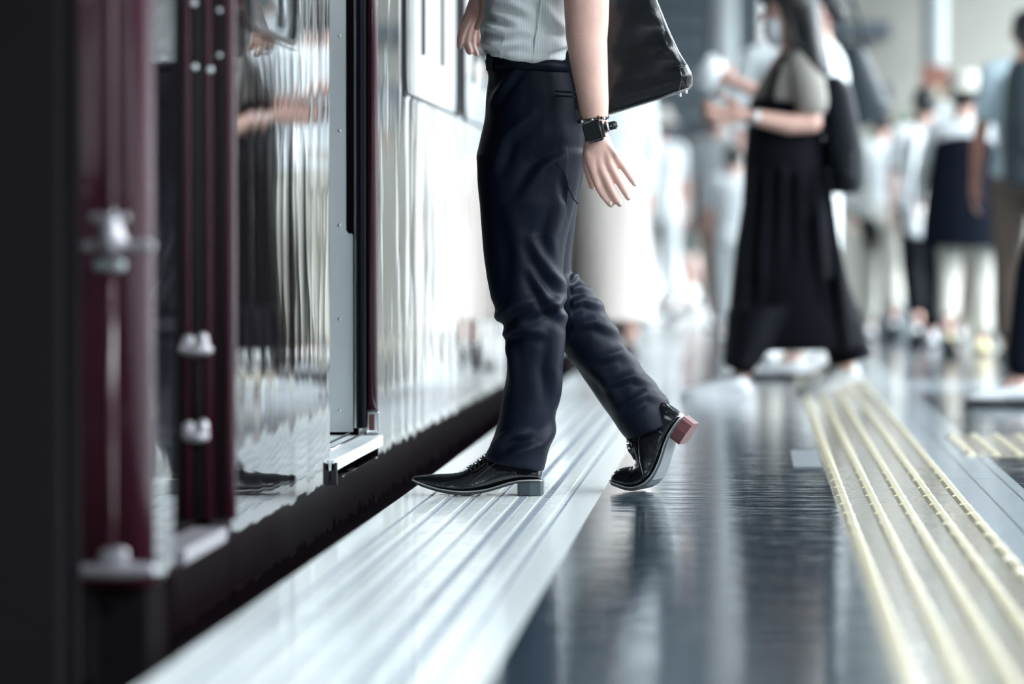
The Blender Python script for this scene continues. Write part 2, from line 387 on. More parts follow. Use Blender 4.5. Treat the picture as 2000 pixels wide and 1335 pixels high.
car3 = rail_car(44.5, 63.5, [(48, 49.2), (54, 55.2)], [(45.4, 47), (50, 51.6), (52, 53.5)], 'glossy maroon train car furthest along the platform')
# closed doors of the other doorways
for car, dl in ((car1, doors1[1:]), (car2, [(28, 29.2), (34, 35.2), (40, 41.2)]), (car3, [(48, 49.2), (54, 55.2)])):
    for a, b in dl:
        bm = NB(); box(bm, (XS - .05, a, .10), (XS - .02, (a + b) / 2 - .004, 2.0)); box(bm, (XS - .05, (a + b) / 2 + .004, .10), (XS - .02, b, 2.0)); hard('door', bm, 'maroon', car)
# --- open doorway of car 1: far jamb seen face on
YJ = 9.58
def jx(px): return W(px, 480, YJ).x
j0, j1, j2, j3, j4 = XS, jx(717), jx(697), jx(692.5), jx(690)
bm = NB(); rs = []
prof = [(XS, YJ + .0), (XS - .002, YJ - .012), (XS - .012, YJ - .02), (j1 + .004, YJ - .016), (j1, YJ - .008), (j1, YJ + .01)]
for z in (.175, 2.0): rs.append([V(x, y, z) for x, y in prof])
rings(bm, rs); obj('door_edge', bm, 'maroon_end', car1)
bm = NB(); box(bm, (j2, YJ - .02, .13), (j1 - .001, YJ + .01, 2.0)); hard('door_seal', bm, 'black_rubber', car1, bev=.003)
bm = NB(); tube(bm, [V((j2 + j1) / 2 - .002, YJ - .022, .13), V((j2 + j1) / 2 - .002, YJ - .022, 2.0)], .006); obj('seal_bead', bm, 'navy_cloth', car1)
bm = NB(); box(bm, (j3, YJ - .012, .13), (j2, YJ + .01, 2.0)); hard('seal_strip', bm, 'chrome', car1)
bm = NB(); box(bm, (j3 - .018, YJ - .004, .13), (j3, YJ + .012, 2.0)); hard('seal_channel', bm, 'train_black', car1)
bm = NB(); zb = W(0, 456, YJ).z
x677, x690 = jx(677), jx(690.5)
pts = [(XS - .28, .12), (x690, .12), (x690, zb - .004), (x690 - .004, zb), (x677 + .006, zb), (x677, zb + .008), (x677, 2.0), (XS - .28, 2.0)]
rings(bm, [[V(x, YJ - .016, z) for x, z in pts], [V(x, YJ - .008, z) for x, z in pts]]); plate = obj('door_pocket_plate', bm, 'steel', car1, smooth=False)
for py in (-115, 70, 255, 440, 622, 801):
    c = W(663, py, YJ - .016); bm = NB(); ball(bm, c, (.0042, .003, .0042)); obj('screw', bm, 'chrome', plate)
# lower bright wedge on the door edge
bm = NB(); box(bm, (j1 + .001, YJ - .022, .118), (XS + .004, YJ - .002, .172)); we = hard('corner_guard', bm, 'chrome', car1, bev=.003)
bm = NB(); box(bm, (j1 + .006, YJ - .026, .125), (j1 + .02, YJ - .02, .165)); hard('guard_pad', bm, 'red_sole', we)
# sill with rail and lip
bm = NB(); box(bm, (XS - .30, 8.47, .085), (XS + .012, YJ, .112)); sill = hard('door_sill', bm, 'steel', car1, bev=.003)
bm = NB()
for x in (XS - .035, XS - .07): tube(bm, [V(x, 8.5, .116), V(x, YJ - .03, .116)], .004, 8)
obj('sill_rail', bm, 'chrome', sill)
bm = NB(); box(bm, (XS - .13, 8.62, .112), (XS - .075, 8.80, .122)); hard('sill_catch', bm, 'steel_dark', sill, bev=.003)
bm = NB(); c = W(660, 902, 8.47); box(bm, (XS + .001, 8.47, .055), (XS + .016, 8.485, .105)); hard('sill_end_cap', bm, 'black_rubber', sill, bev=.002)
# near jamb + interior partition so the car reads as hollow
bm = NB(); box(bm, (XS - .14, 8.40, .11), (XS - .05, 8.46, 2.0)); hard('door_pocket', bm, 'steel', car1)
# --- crew door recess between the dark end and the first window
bm = NB(); box(bm, (XS - .16, 6.16, ZB), (XS - .11, 6.86, ZT)); hard('crew_door', bm, 'maroon', car1)
bm = NB(); box(bm, (XS - .11, 6.79, .10), (XS - .003, 6.86, ZT)); hard('crew_jamb', bm, 'black_rubber', car1, bev=.004)
bm = NB(); box(bm, (XS - .12, 6.16, -.42), (XS + .0, 6.86, .06)); hard('crew_step', bm, 'maroon', car1)
bm = NB(); box(bm, (XS - .10, 6.25, .062), (XS + .006, 6.75, .088)); hard('crew_step_tread', bm, 'bracket_metal', car1, bev=.004)
for px, r, m_, ztop in ((447, .013, 'maroon_end', 2.6), (428, .007, 'black_rubber', 2.6), (407, .012, 'maroon_end', 2.6), (366, .012, 'maroon_end', 2.6), (386, .011, 'black_rubber', 2.6)):
    c = W(px, 480, 6.775); bm = NB(); tube(bm, [V(c.x, c.y, .10), V(c.x, c.y, ztop)], r, 14); obj('jamb_moulding', bm, m_, car1)
c = W(382, 480, 6.68); bm = NB(); tube(bm, [V(c.x, c.y, .23), V(c.x, c.y, .41)], .010, 12); hr = obj('hand_grip', bm, 'train_black', car1)
for py, sx in ((683, .055), (852, .042)):
    q = W(382, py, 6.66); bm = NB(); ball(bm, q, (sx/2+.005, .02, .012)); ball(bm, q + V(-.012, 0, .012), (.013, .015, .016)); ball(bm, q + V(.013, 0, .014), (.011, .015, .018)); fused('bracket', bm, 'bracket_metal', hr, vox=.003, it=2)
for px, py in ((380, 131), (410, 136), (378, 6), (428, 20), (428, 108)):
    q = W(px, py, 6.74); bm = NB(); ball(bm, q, .006 if px < 420 else .004); obj('screw_head', bm, 'steel', car1)
# --- end of the car, facing the camera
bm = NB(); R_ = .045
prof = [(XS, 5.92 + R_ + .0005)] + [(XS - R_ + R_ * math.cos(a), 5.92 + R_ - R_ * math.sin(a)) for a in [math.radians(q) for q in (15, 30, 45, 60, 75, 90)]]
prof += [(XS - .10, 5.915), (XS - .14, 5.90), (XS - .17, 5.915), (XS - .22, 5.93), (XS - .30, 6.0), (XS - .30, 6.03), (XS - .055, 6.03), (XS - .055, 5.9655)]
zs = [.055, 1.2, 2.2, ZT]
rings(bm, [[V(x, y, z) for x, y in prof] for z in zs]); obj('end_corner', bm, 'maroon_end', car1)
bm = NB(); box(bm, (-3.6, 6.0, .05), (XS - .28, 6.1, ZT)); hard('end_wall', bm, 'train_black', car1)
bm = NB()
for k in range(5): box(bm, (-3.0, 5.62 + k * .075, -.1), (XS - .090 - .012 * (k % 2) , 5.67 + k * .075, 2.4))
hard('gangway_bellows', bm, 'train_black', car1, bev=.01)
bm = NB(); box(bm, (-3.4, 5.95, -.42), (XS - .012, 6.155, .05)); hard('buffer_beam', bm, 'train_black', car1)
# front grab rail
YP = 5.84
c = W(214, 480, YP)
bm = NB(); tube(bm, [V(c.x, YP, W(0, 540, YP).z), V(c.x, YP, 1.9)], .0085, 14); gr = obj('grab_rail', bm, 'maroon_end', car1)
bm = NB(); tube(bm, [V(c.x, YP, W(0, 1100, YP).z), V(c.x, YP, W(0, 540, YP).z)], .008, 14); obj('lower_rail', bm, 'maroon_end', gr)
def bracket(py0, top=True):
    bm = NB(); q = W(222, py0, YP)
    chain(bm, [q + V(-.044, 0, 0), q + V(.055, 0, 0)], [.0085, .010]); 
    chain(bm, [q + V(-.004, 0, .008), q + V(-.006, 0, .034)], [.024, .018]); chain(bm, [q + V(-.032, 0, .043), q + V(.018, 0, .043)], [.008, .008]); ball(bm, q + V(-.006, 0, .055), .009)
    fused('rail_bracket', bm, 'bracket_metal', gr, vox=.003, it=3)
    bm = NB(); q = W(212, py0 + 38, YP); chain(bm, [q + V(-.016, 0, 0), q + V(.016, 0, 0)], [.011, .011]); fused('bracket_nut', bm, 'steel_dark', gr, vox=.003, it=2)
bracket(480)
bm = NB(); q = W(222, 1115, YP); chain(bm, [q + V(-.062, 0, 0), q + V(0, 0, .002), q + V(.058, 0, .002)], [.010, .015, .011]); chain(bm, [q + V(-.01, 0, .022), q + V(.012, 0, .026)], [.014, .012]); fused('rail_foot', bm, 'bracket_metal', gr, vox=.003, it=3)
# side indicator lamps
for car, yy in ((car2, 32.4),):
    bm = NB(); ball(bm, V(XS + .01, yy, 2.66), (.03, .05, .035)); obj('door_indicator', bm, 'orange_lamp', car)
# track
tr = NB(); box(tr, (-1.62, -4, -1.2), (-1.55, 90, -1.05)); tag(hard('rail', tr, 'steel_dark'), 'steel rail under the maroon train nearest the platform', 'rail')

# ------------------------------------------------------------------ bags, generic
def pack(label, cat, pts, Y, hd, m, name='backpack', strap=None, pocket=True, rot=None):
    c = W((pts[0][0][0] + pts[0][1][0]) / 2, pts[-1][0][1], Y)
    root = empty(name, c, label, cat)
    bm = NB(); pairs(bm, [(a, b, Y, hd) for a, b in pts], e=.7); fused('bag_body', bm, m, root, vox=.01, it=6)
    if strap:
        for st in strap:
            bm = NB(); tube(bm, [W(*p[:2], p[2]) for p in st], .014, 8); obj('strap', bm, m, root)
    if pocket:
        k = len(pts) // 2; a, b = pts[k]; a2, b2 = pts[-2]
        bm = NB(); f = lambda p, q, t: (p[0] + (q[0]-p[0])*t, p[1] + (q[1]-p[1])*t)
        pairs(bm, [(f(a, b, .3), f(a, b, .8), Y - hd * .95, .03), (f(a2, b2, .3), f(a2, b2, .8), Y - hd * .95, .04)], e=.6); fused('pocket', bm, m, root, vox=.01, it=4)
    return root

# ------------------------------------------------------------------ people, generic
def head(P, k, bm, hz=1.575, f0=0.0):
    """P(f,l,z): local to world; adds a shaped head to bm"""
    F = P.F; L = P.L; U = V(0, 0, 1)
    def el(f, l, z, rf, rl, rz):
        c = P(f + f0, l, hz + z)
        rs = []
        for i in range(1, 10):
            a = math.pi * i / 10; w = math.sin(a)
            rs.append(ring(c - U * rz * k * math.cos(a), F * rf * k * w, L * rl * k * w, 20))
        rings(bm, rs)
    el(-.012, 0, .025, .092, .074, .092)      # cranium
    el(.018, 0, -.035, .066, .056, .078)      # face
    chain(bm, [P(f0 + .060, 0, hz - .082), P(f0 + .055, 0, hz - .098)], [.022 * k, .018 * k])   # chin
    chain(bm, [P(f0 + .080, 0, hz + .006), P(f0 + .099, 0, hz - .028)], [.008 * k, .012 * k])   # nose
    chain(bm, [P(f0 + .080, -.018, hz - .056), P(f0 + .080, .018, hz - .056)], [.009 * k, .009 * k])  # lips
    for s in (-1, 1):
        chain(bm, [P(f0 - .002, s * .074, hz + .018), P(f0 - .004, s * .077, hz - .022)], [.014 * k, .010 * k])   # ear
        chain(bm, [P(f0 + .072, s * .018, hz + .028), P(f0 + .066, s * .045, hz + .028)], [.009 * k, .008 * k])   # brow
def hand(bm, Wr, D, N, side, k=1.0, curl=.35, spread=1.0):
    """Wr wrist, D direction to fingertips, N back-of-hand normal, side = vector towards the thumb"""
    D = D.normalized(); T = side.normalized()
    chain(bm, [Wr, Wr + D * .035 * k], [.024 * k, .026 * k])
    for q in (-.026, -.009, .009, .026): chain(bm, [Wr + D * .02 * k + T * q * .6 * k, Wr + D * .082 * k + T * q * k], [.015 * k, .0125 * k])
    for q, ln in ((.030, .070), (.011, .080), (-.009, .074), (-.028, .058)):
        b = Wr + D * .085 * k + T * q * k; d = (D + T * q * 4 * spread).normalized(); p = [b]
        for j, f in enumerate((.42, .32, .26)):
            d = (d - N * curl * (.6 + .4 * j)).normalized(); p.append(p[-1] + d * ln * f * k)
        chain(bm, p, [.0095 * k, .009 * k, .0082 * k, .007 * k])
    b = Wr + D * .022 * k + T * .022 * k - N * .004
    chain(bm, [b, b + (D * .6 + T * .8 - N * .4).normalized() * .036 * k, b + (D * 1.3 + T * .9 - N * .6).normalized() * .066 * k, b + (D * 1.5 + T * .85 - N * .8).normalized() * .09 * k], [.014 * k, .011 * k, .010 * k, .0085 * k])

def shoe_simple(P, f, l, z0, toe, k, m, root, solem='sole', pitch=0):
    """sneaker, heel at f; toe direction +f"""
    def Q(a, b, c):
        c2 = c; a2 = a
        if pitch and a < .17:
            r = (.17 - a); a2 = .17 - r * math.cos(pitch) - 0 ; c2 = c * math.cos(pitch) + r * math.sin(pitch)
            a2 += c * math.sin(pitch)
        return P(f + a2, l + b, z0 + c2)
    st = [(0.0, .028, .06), (.03, .034, .085), (.07, .036, .098), (.11, .038, .085), (.16, .046, .060), (.21, .046, .048), (.25, .036, .038), (.272, .018, .026)]
    bm = NB(); rs = []
    for a, w, h in st:
        r = []
        for i in range(16):
            t = 2 * math.pi * i / 16; cz = max(-.3, math.sin(t)); r.append(Q(a, w * spow(math.cos(t), .8), .022 + (h - .022) * max(0, math.sin(t)) ** .8 if math.sin(t) > 0 else .02))
        rs.append(r)
    rings(bm, rs); sh = obj('shoe', bm, m, root)
    bm = NB(); rs = []
    for a, w, h in st:
        rs.append([Q(a * 1.01 - .003, w + .004, .024), Q(a * 1.01 - .003, -w - .004, .024), Q(a * 1.01 - .003, -w - .004, 0), Q(a * 1.01 - .003, w + .004, 0)])
    rings(bm, rs); obj('sole', bm, solem, sh, smooth=False)
    return sh

def person(px, Y, ang, H, label, top='shirt_white', sleeve='short', bottom='trousers', bot='cream', shoe='white_shoe', hair='short', stride=.28, lead=1, arms=None, mask=False, hat=None, skin='skin', group=None, lean=0, vox=.008, overdress=None, py=None, solem='sole', longhair=.0):
    k = H / 1.7
    base = W(px, 480, Y); base.z = 0
    a = math.radians(ang); F = V(math.cos(a), math.sin(a), 0); L = V(-math.sin(a), math.cos(a), 0)
    class PP:
        def __call__(s, f, l, z):
            return base + F * ((f + lean * max(0, z - .9)) * k) + L * (l * k) + V(0, 0, z * k)
    P = PP(); P.F = F; P.L = L
    root = empty('person', base, label, 'person', group)
    # legs
    legs = {}
    for s in (-1, 1):
        fr = stride if s == lead else -stride
        if stride == 0: hip, kn, an, lift = P(0, s*.085, .90), P(.01, s*.09, .48), P(0, s*.09, .09), 0
        elif s == lead: hip, kn, an, lift = P(0, s*.085, .90), P(stride*.75, s*.085, .50), P(stride, s*.08, .10), 0
        else: hip, kn, an, lift = P(0, s*.085, .90), P(-stride*.18, s*.085, .49), P(-stride*1.05, s*.08, .19), .35
        legs[s] = (hip, kn, an, lift, fr)
    A = {1: [(.02, .205, 1.12), (.04, .21, .87)], -1: [(.02, -.205, 1.12), (.04, -.21, .87)]}
    if arms: A.update(arms)
    bm = NB(); torso = [(.84, .15, .10), (.92, .165, .11), (1.06, .135, .09), (1.18, .15, .10), (1.30, .165, .11), (1.38, .165, .09), (1.43, .09, .065), (1.47, .055, .055)]
    rings(bm, [ring(P(0, 0, z), L * (w * k), F * (d * k), 24) for z, w, d in torso])
    chain(bm, [P(0, 0, 1.42), P(.01, 0, 1.53)], [.055 * k, .052 * k]); head(P, k, bm)
    for s in (-1, 1):
        sh = P(0, s * .165, 1.385); el = P(*A[s][0]); wr = P(*A[s][1])
        chain(bm, [sh, (sh + el) / 2, el, (el * .6 + wr * .4), wr], [.055 * k, .046 * k, .038 * k, .038 * k, .025 * k])
        d = (wr - el).normalized(); tv = (F + V(0, 0, .4)) if abs(d.z) > .6 else V(0, 0, 1)
        tv = (tv - d * tv.dot(d)).normalized(); nn = (L * s); nn = (nn - d * nn.dot(d)); nn = (nn - tv * nn.dot(tv)).normalized()
        hand(bm, wr, d, nn, tv, k)
        hip, kn, an, lift, fr = legs[s]
        chain(bm, [hip, kn, (kn * .6 + an * .4), an, an + F * .05 * k - V(0, 0, .03)], [.082 * k, .052 * k, .052 * k, .036 * k, .03 * k])
    fused('body', bm, skin, root, vox=vox * .8, it=3)
    # eyes
    for s in (-1, 1):
        bm = NB(); ball(bm, P(.071, s * .030, 1.588), .0095 * k); obj('eye', bm, 'screen', root)
    # top
    bm = NB(); g = .018
    tt = [(.84, .17, .125)] + [(z, w + g, d + g) for z, w, d in torso[1:6]] + [(1.425, .105, .08), (1.445, .07, .066)]
    rings(bm, [ring(P(0, 0, z), L * (w * k), F * (d * k), 24, .9) for z, w, d in tt])
    for s in (-1, 1):
        sh = P(0, s * .165, 1.385); el = P(*A[s][0]); wr = P(*A[s][1]); sh2 = P(0, s * .10, 1.40)
        if sleeve == 'short': chain(bm, [sh2, sh, sh * .3 + el * .7], [.065 * k, .068 * k, .062 * k])
        else: chain(bm, [sh2, sh, el, el * .1 + wr * .9], [.065 * k, .068 * k, .055 * k, .038 * k])
    fused('shirt', bm, top, root, vox=vox, it=5)
    # bottom
    if bottom in ('trousers', 'shorts'):
        bm = NB(); rings(bm, [ring(P(0, 0, z), L * (w * k), F * (d * k), 24, .9) for z, w, d in ((1.04, .145, .105), (.96, .17, .125), (.86, .18, .13), (.80, .15, .11))])
        for s in (-1, 1):
            hip, kn, an, lift, fr = legs[s]
            if bottom == 'trousers': chain(bm, [hip, kn, kn * .5 + an * .5, an + (kn - an).normalized() * .06], [.10 * k, .076 * k, .070 * k, .066 * k])
            else: chain(bm, [hip, hip * .3 + kn * .7], [.10 * k, .09 * k])
        fused('trousers' if bottom == 'trousers' else 'shorts', bm, bot, root, vox=vox, it=5)
    elif bottom == 'skirt':
        bm = NB(); rings(bm, [ring(P(0, 0, z), L * (w * k), F * (d * k), 32, .9) for z, w, d in ((1.06, .145, .105), (.96, .18, .14), (.7, .20, .18), (.45, .21, .23), (.25, .22, .27))])
        fused('skirt', bm, bot, root, vox=vox, it=5)
    if overdress:
        bm = NB(); rings(bm, [ring(P(0, 0, z), L * (w * k), F * (d * k), 32, .9) for z, w, d in ((1.36, .11, .10), (1.30, .19, .145), (1.1, .22, .17), (.9, .25, .20), (.66, .27, .22))])
        fused('tunic', bm, overdress, root, vox=vox, it=5)
    for s in (-1, 1):
        hip, kn, an, lift, fr = legs[s]
        loc = (an - base); f = loc.dot(F) / k; l = loc.dot(L) / k
        if lift: shoe_simple(P, f - .02, l, 0, 1, k, shoe, root, solem, pitch=.5)
        else: shoe_simple(P, f - .06, l, 0, 1, k, shoe, root, solem)
    # hair
    if hair:
        bm = NB(); c = P(-.022, 0, 1.615)
        rs = []
        for i in range(1, 10):
            t = math.pi * i / 10; rs.append(ring(c - V(0, 0, 1) * .088 * k * math.cos(t) - F * (.012 * k * math.cos(t) if math.cos(t) > 0 else 0), F * .096 * k * math.sin(t), L * .084 * k * math.sin(t), 20))
        rings(bm, rs)
        chain(bm, [P(-.075, -.03, 1.56), P(-.075, .03, 1.56)], [.045 * k, .045 * k])
        if hair == 'long': chain(bm, [P(-.06, 0, 1.58), P(-.09, 0, 1.42), P(-.11, 0, 1.25)], [.08 * k, .08 * k, .05 * k])
        if hair == 'bun': ball(bm, P(-.12, 0, 1.63), .045 * k)
        fused('hair', bm, 'hair', root, vox=.008, it=2)
    if hat:
        bm = NB(); rings(bm, [ring(P(-.01, 0, z), L * w * k, F * w * 1.1 * k, 24) for z, w in ((1.60, .15), (1.615, .15), (1.64, .105), (1.70, .10), (1.735, .07))]); obj('hat', bm, hat, root)
    if mask:
        bm = NB(); rings(bm, [ring(P(.055, 0, z), L * w * k, F * d * k, 20) for z, w, d in ((1.47, .04, .03), (1.50, .058, .048), (1.54, .062, .058), (1.575, .058, .05))]); obj('face_mask', bm, mask if isinstance(mask, str) else 'mask', root)
    root.pass_index = 1
    return root, P

# ------------------------------------------------------------------ the walking man
man = empty('person', (-.45, 9.07, 0), 'person in navy trousers, striped shirt and pointed black shoes striding toward the open train door', 'person')
# trousers: pelvis + near leg + far leg, one cloth
LY = 8.99
near = [((948,116),(1122,118),9.07,.155), ((956,150),(1136,152),9.07,.165), ((950,190),(1146,195),9.07,.17), ((947,225),(1151,232),9.07,.17), ((938,268),(1150,272),9.06,.165), ((929,310),(1146,308),9.05,.15)]
nleg = [((930,300),(1146,296),9.01,.105), ((931,350),(1134,352),9.0,.108), ((937,400),(1122,402),8.99,.105), ((941,450),(1110,452),8.99,.10), ((945,500),(1103,502),8.99,.097), ((951,545),(1101,545),8.99,.095),
        ((959,582),(1104,580),8.985,.093), ((968,602),(1105,600),8.985,.093), ((971,622),(1104,622),8.985,.092), ((984,640),(1104,640),8.985,.09), ((990,656),(1103,656),8.985,.088), ((988,700),(1100,700),8.985,.088),
        ((985,740),(1096,742),8.985,.09), ((980,775),(1091,780),8.985,.092), ((973,820),(1082,826),8.985,.096), ((962,858),(1073,868),8.985,.10), ((949,884),(1066,900),8.985,.103), ((945,896),(1062,919),8.985,.104)]
fleg = [((960,300),(1146,300),9.13,.10), ((985,350),(1139,352),9.15,.10), ((1005,400),(1129,402),9.17,.098), ((1020,450),(1122,452),9.19,.095), ((1030,510),(1115,500),9.20,.09), ((1040,570),(1116,532),9.21,.09),
        ((1050,610),(1138,551),9.22,.09), ((1062,640),(1172,592),9.22,.088), ((1080,662),(1202,638),9.22,.086), ((1102,684),(1226,686),9.22,.085), ((1131,724),(1258,722),9.22,.086), ((1164,776),(1284,757),9.215,.088), ((1194,820),(1304,782),9.21,.09), ((1223,857),(1322,826),9.20,.088)]
bm = NB(); pairs(bm, near); pairs(bm, nleg); pairs(bm, fleg)
def fold(bm, pts, Y, r):
    chain(bm, [W(x, y, Y) for x, y in pts], r if hasattr(r, '__len__') else [r] * len(pts), 8, 1)
def creases(L, Yref):
    """cloth folds: raised soft ridges with a hollow beside them, on the side facing -Y"""
    out = []
    for pts, w, h in L:
        q = [W(x, y, Yref) for x, y in pts]; out.append(([(p.x, p.z) for p in q], w, h))
    if Yref == 8.9: out = [(q, w, h * 1.6) for q, w, h in out]
    def f(p, ymax):
        if p.y > ymax: return 0
        t = 0
        for q, w, h in out:
            best = None; n = len(q) - 1
            if abs(p.x - q[0][0]) > .25 or abs(p.z - q[0][1]) > .25: continue
            for i in range(n):
                ax, az = q[i]; bx_, bz = q[i+1]; dx, dz = bx_ - ax, bz - az; l2 = dx*dx + dz*dz
                u = max(0, min(1, ((p.x-ax)*dx + (p.z-az)*dz) / l2)); ex, ez = p.x - ax - dx*u, p.z - az - dz*u; d2 = ex*ex + ez*ez
                if best is None or d2 < best[0]: best = (d2, (i + u) / n, (ex * dz - ez * dx) / math.sqrt(l2))
            d2, al, sd = best
            if d2 > (4 * w) ** 2: continue
            en = math.sin(math.pi * min(1, max(0, .12 + .76 * al)))
            t += h * en * (math.exp(-d2 / (w * w)) - .6 * math.exp(-(d2 - 2 * sd * 1.6 * w + 2.56 * w * w) / (w * w)) if sd > -3 * w else math.exp(-d2 / (w * w)))
        return t
    return f
FA = creases([
    ([(1112,345),(1120,372),(1134,398)], .012, .008), ([(962,330),(985,270),(1040,225)], .014, .007), ([(958,200),(985,165),(1010,135)], .010, .006), ([(1105,300),(1060,330),(1020,390)], .016, .006),
    ([(1040,470),(1070,530),(1108,572)], .014, .009), ([(1030,612),(1070,598),(1106,580)], .012, .008), ([(1040,530),(1070,590),(1106,628)], .012, .008), ([(962,625),(1000,598),(1050,585)], .013, .008),
    ([(980,655),(1015,640),(1060,650)], .012, .007), ([(985,650),(1000,700),(1004,760)], .014, .006), ([(1090,640),(1078,720),(1086,790)], .014, .006), ([(1085,830),(1055,868),(1000,885)], .013, .007), ([(965,870),(1000,846),(1040,850)], .012, .007),
    ([(1000,420),(1015,500),(1012,580)], .020, .005), ([(1095,400),(1075,460),(1080,520)], .014, .006)], 8.90)
FB = creases([
    ([(1104,548),(1125,538),(1145,552)], .009, .010), ([(1102,570),(1130,560),(1158,575)], .009, .010), ([(1100,600),(1140,585),(1180,602)], .010, .010), ([(1106,528),(1116,520),(1124,530)], .008, .008),
    ([(1110,640),(1160,628),(1215,655)], .012, .008), ([(1150,705),(1210,690),(1255,715)], .012, .008), ([(1180,752),(1235,735),(1288,760)], .011, .008), ([(1210,800),(1262,768),(1305,785)], .011, .008), ([(1115,690),(1180,745),(1215,810)], .016, .006)], 9.12)
def wr_(p):
    n = noise.noise(Vector((p.x * 9, p.y * 9, p.z * 5))); c = FA(p, 9.02) if p.x < W(1108, 480, 8.95).x else FB(p, 9.22)
    return c + .0035 * n + .0015 * noise.noise(Vector((p.x * 28, p.y * 28, p.z * 14)))
fused('trousers', bm, 'navy_wool', man, vox=.0042, it=16, disp=wr_)
tr_ = [o for o in man.children if o.name.startswith('trousers')][0]
# waistband, belt, loop, pocket welt
bm = NB(); L = [((947,108),(1124,118),9.07,.160),((949,124),(1126,134),9.07,.163)]
pairs(bm, L, n=48); belt = obj('belt', bm, 'leather', man)
bm = NB(); pairs(bm, [((949,116),(1126,124),9.07,.165), ((952,136),(1132,146),9.07,.170)], n=48); obj('waistband', bm, 'navy_wool', tr_)
bm = NB(); a_ = W(952, 114, 8.98); box(bm, (a_.x - .002, 8.955, W(0,142,9).z), (a_.x + .014, 9.02, W(0,110,9).z)); hard('belt_loop', bm, 'navy_wool', tr_, bev=.003)
for dy in (0, 9):
    bm = NB(); tube(bm, [W(1085 + q * 10, 178 + dy + q * .6, 8.902 + .004 * abs(q)) for q in range(5)], .0022, 8); obj('pocket_welt', bm, 'navy_wool', tr_)
bm = NB(); tube(bm, [W(1085,318,8.885), W(1098,332,8.886), W(1106,350,8.887), W(1110,368,8.888), W(1120,388,8.897), W(1129,398,8.905)], .0016, 6); obj('seam', bm, 'navy_cloth', tr_)

# body: neck, head, arms, hands, ankles, one skin surface
class PM:
    F = V(-1, 0, 0); L = V(0, -1, 0)
    def __call__(s, f, l, z): return V(-.455 - f, 9.07 - l, z)
PMm = PM()
bm = NB()
pairs(bm, [((965,100),(1110,100),9.07,.13), ((955,40),(1145,40),9.07,.14), ((965,-60),(1160,-60),9.07,.15), ((975,-150),(1165,-150),9.07,.17), ((1010,-205),(1130,-205),9.07,.12)])
chain(bm, [V(-.455, 9.07, 1.40), V(-.47, 9.07, 1.53)], [.06, .056]); head(PMm, 1.03, bm, hz=1.60, f0=.015)
AY = 8.855
pairs(bm, [((1085,-150),(1150,-150),8.90,.05), ((1096,-70),(1172,-70),8.88,.048), ((1100,-25),(1188,-25),AY,.050), ((1101,0),(1190,0),AY,.050), ((1103,40),(1189,40),AY,.049), ((1106,80),(1186,80),AY,.047), ((1113,120),(1187,120),AY,.044), ((1122,165),(1188,165),AY,.040),
           ((1129,200),(1189,200),AY,.036), ((1134,225),(1188,225),AY,.031), ((1139,245),(1187,245),AY,.028), ((1142,262),(1186,260),AY,.026)], e=1.0)
# near hand, back towards the camera
def PXc(bm, L, r, Y): chain(bm, [W(x, y, Y + (dy if False else 0)) for x, y in L], r)
def finger(bm, L, r, Ys): chain(bm, [W(x, y, Ys[i]) for i, (x, y) in enumerate(L)], r, 12)
pairs(bm, [((1142,258),(1186,256),AY,.024), ((1141,275),(1192,270),AY,.020), ((1141,300),(1200,288),AY,.018), ((1144,322),(1210,304),AY,.016), ((1152,340),(1211,318),AY,.0135)], e=.9)
YH = AY - .004
finger(bm, [(1150,300),(1159,334),(1168,362),(1179,382),(1193,400)], [.0125,.0115,.0098,.0088,.0072], [YH,YH-.004,YH-.004,YH+.002,YH+.010])
finger(bm, [(1165,298),(1176,332),(1190,362),(1200,382),(1211,399)], [.0125,.0118,.0102,.0090,.0075], [YH,YH-.006,YH-.006,YH+.001,YH+.010])
finger(bm, [(1178,294),(1192,322),(1206,348),(1217,368),(1227,386)], [.0122,.0112,.0098,.0088,.0072], [YH,YH-.005,YH-.004,YH+.003,YH+.012])
finger(bm, [(1186,288),(1206,310),(1219,328),(1230,345),(1240,360)], [.0115,.0100,.0084,.0076,.0062], [YH,YH-.003,YH,YH+.006,YH+.014])
finger(bm, [(1152,285),(1146,312),(1150,338),(1157,364)], [.015,.0125,.0105,.0085], [AY+.004,AY+.018,AY+.028,AY+.032])
for L_ in (((1156,285),(1161,330)), ((1168,282),(1177,326)), ((1178,280),(1192,316)), ((1184,278),(1204,304))):
    chain(bm, [W(*L_[0], AY - .012), W(*L_[1], AY - .0135)], [.0042, .0065], 8)   # tendons to knuckles
# far arm and hand
FY = 9.27
chain(bm, [V(-.46, 9.23, 1.37), W(1060, -60, 9.27), W(1010, 0, 9.28)], [.055, .045, .042])
chain(bm, [W(1010, 0, 9.28), W(975, -8, FY), W(948, -22, FY)], [.042, .032, .026])
pairs(bm, [((922,-20),(962,-14),FY,.020), ((916,0),(956,6),FY,.022), ((908,22),(946,28),FY,.020), ((908,38),(936,46),FY,.015)], e=.9)
finger(bm, [(916,30),(905,52),(899,72),(897,92)], [.0125,.0105,.009,.0068], [FY-.012,FY-.018,FY-.016,FY-.010])
finger(bm, [(922,34),(912,60),(910,82),(917,102)], [.0125,.0108,.0095,.0078], [FY-.002,FY-.002,FY+.002,FY+.004])
finger(bm, [(928,40),(921,66),(922,88),(930,105)], [.012,.0105,.0092,.0075], [FY+.010,FY+.012,FY+.014,FY+.014])
finger(bm, [(936,40),(932,62),(935,80),(942,92)], [.011,.0095,.0085,.007], [FY+.020,FY+.024,FY+.026,FY+.026])
finger(bm, [(948,-6),(948,18),(940,38),(932,54)], [.016,.0125,.0105,.0085], [FY-.016,FY-.028,FY-.034,FY-.036])
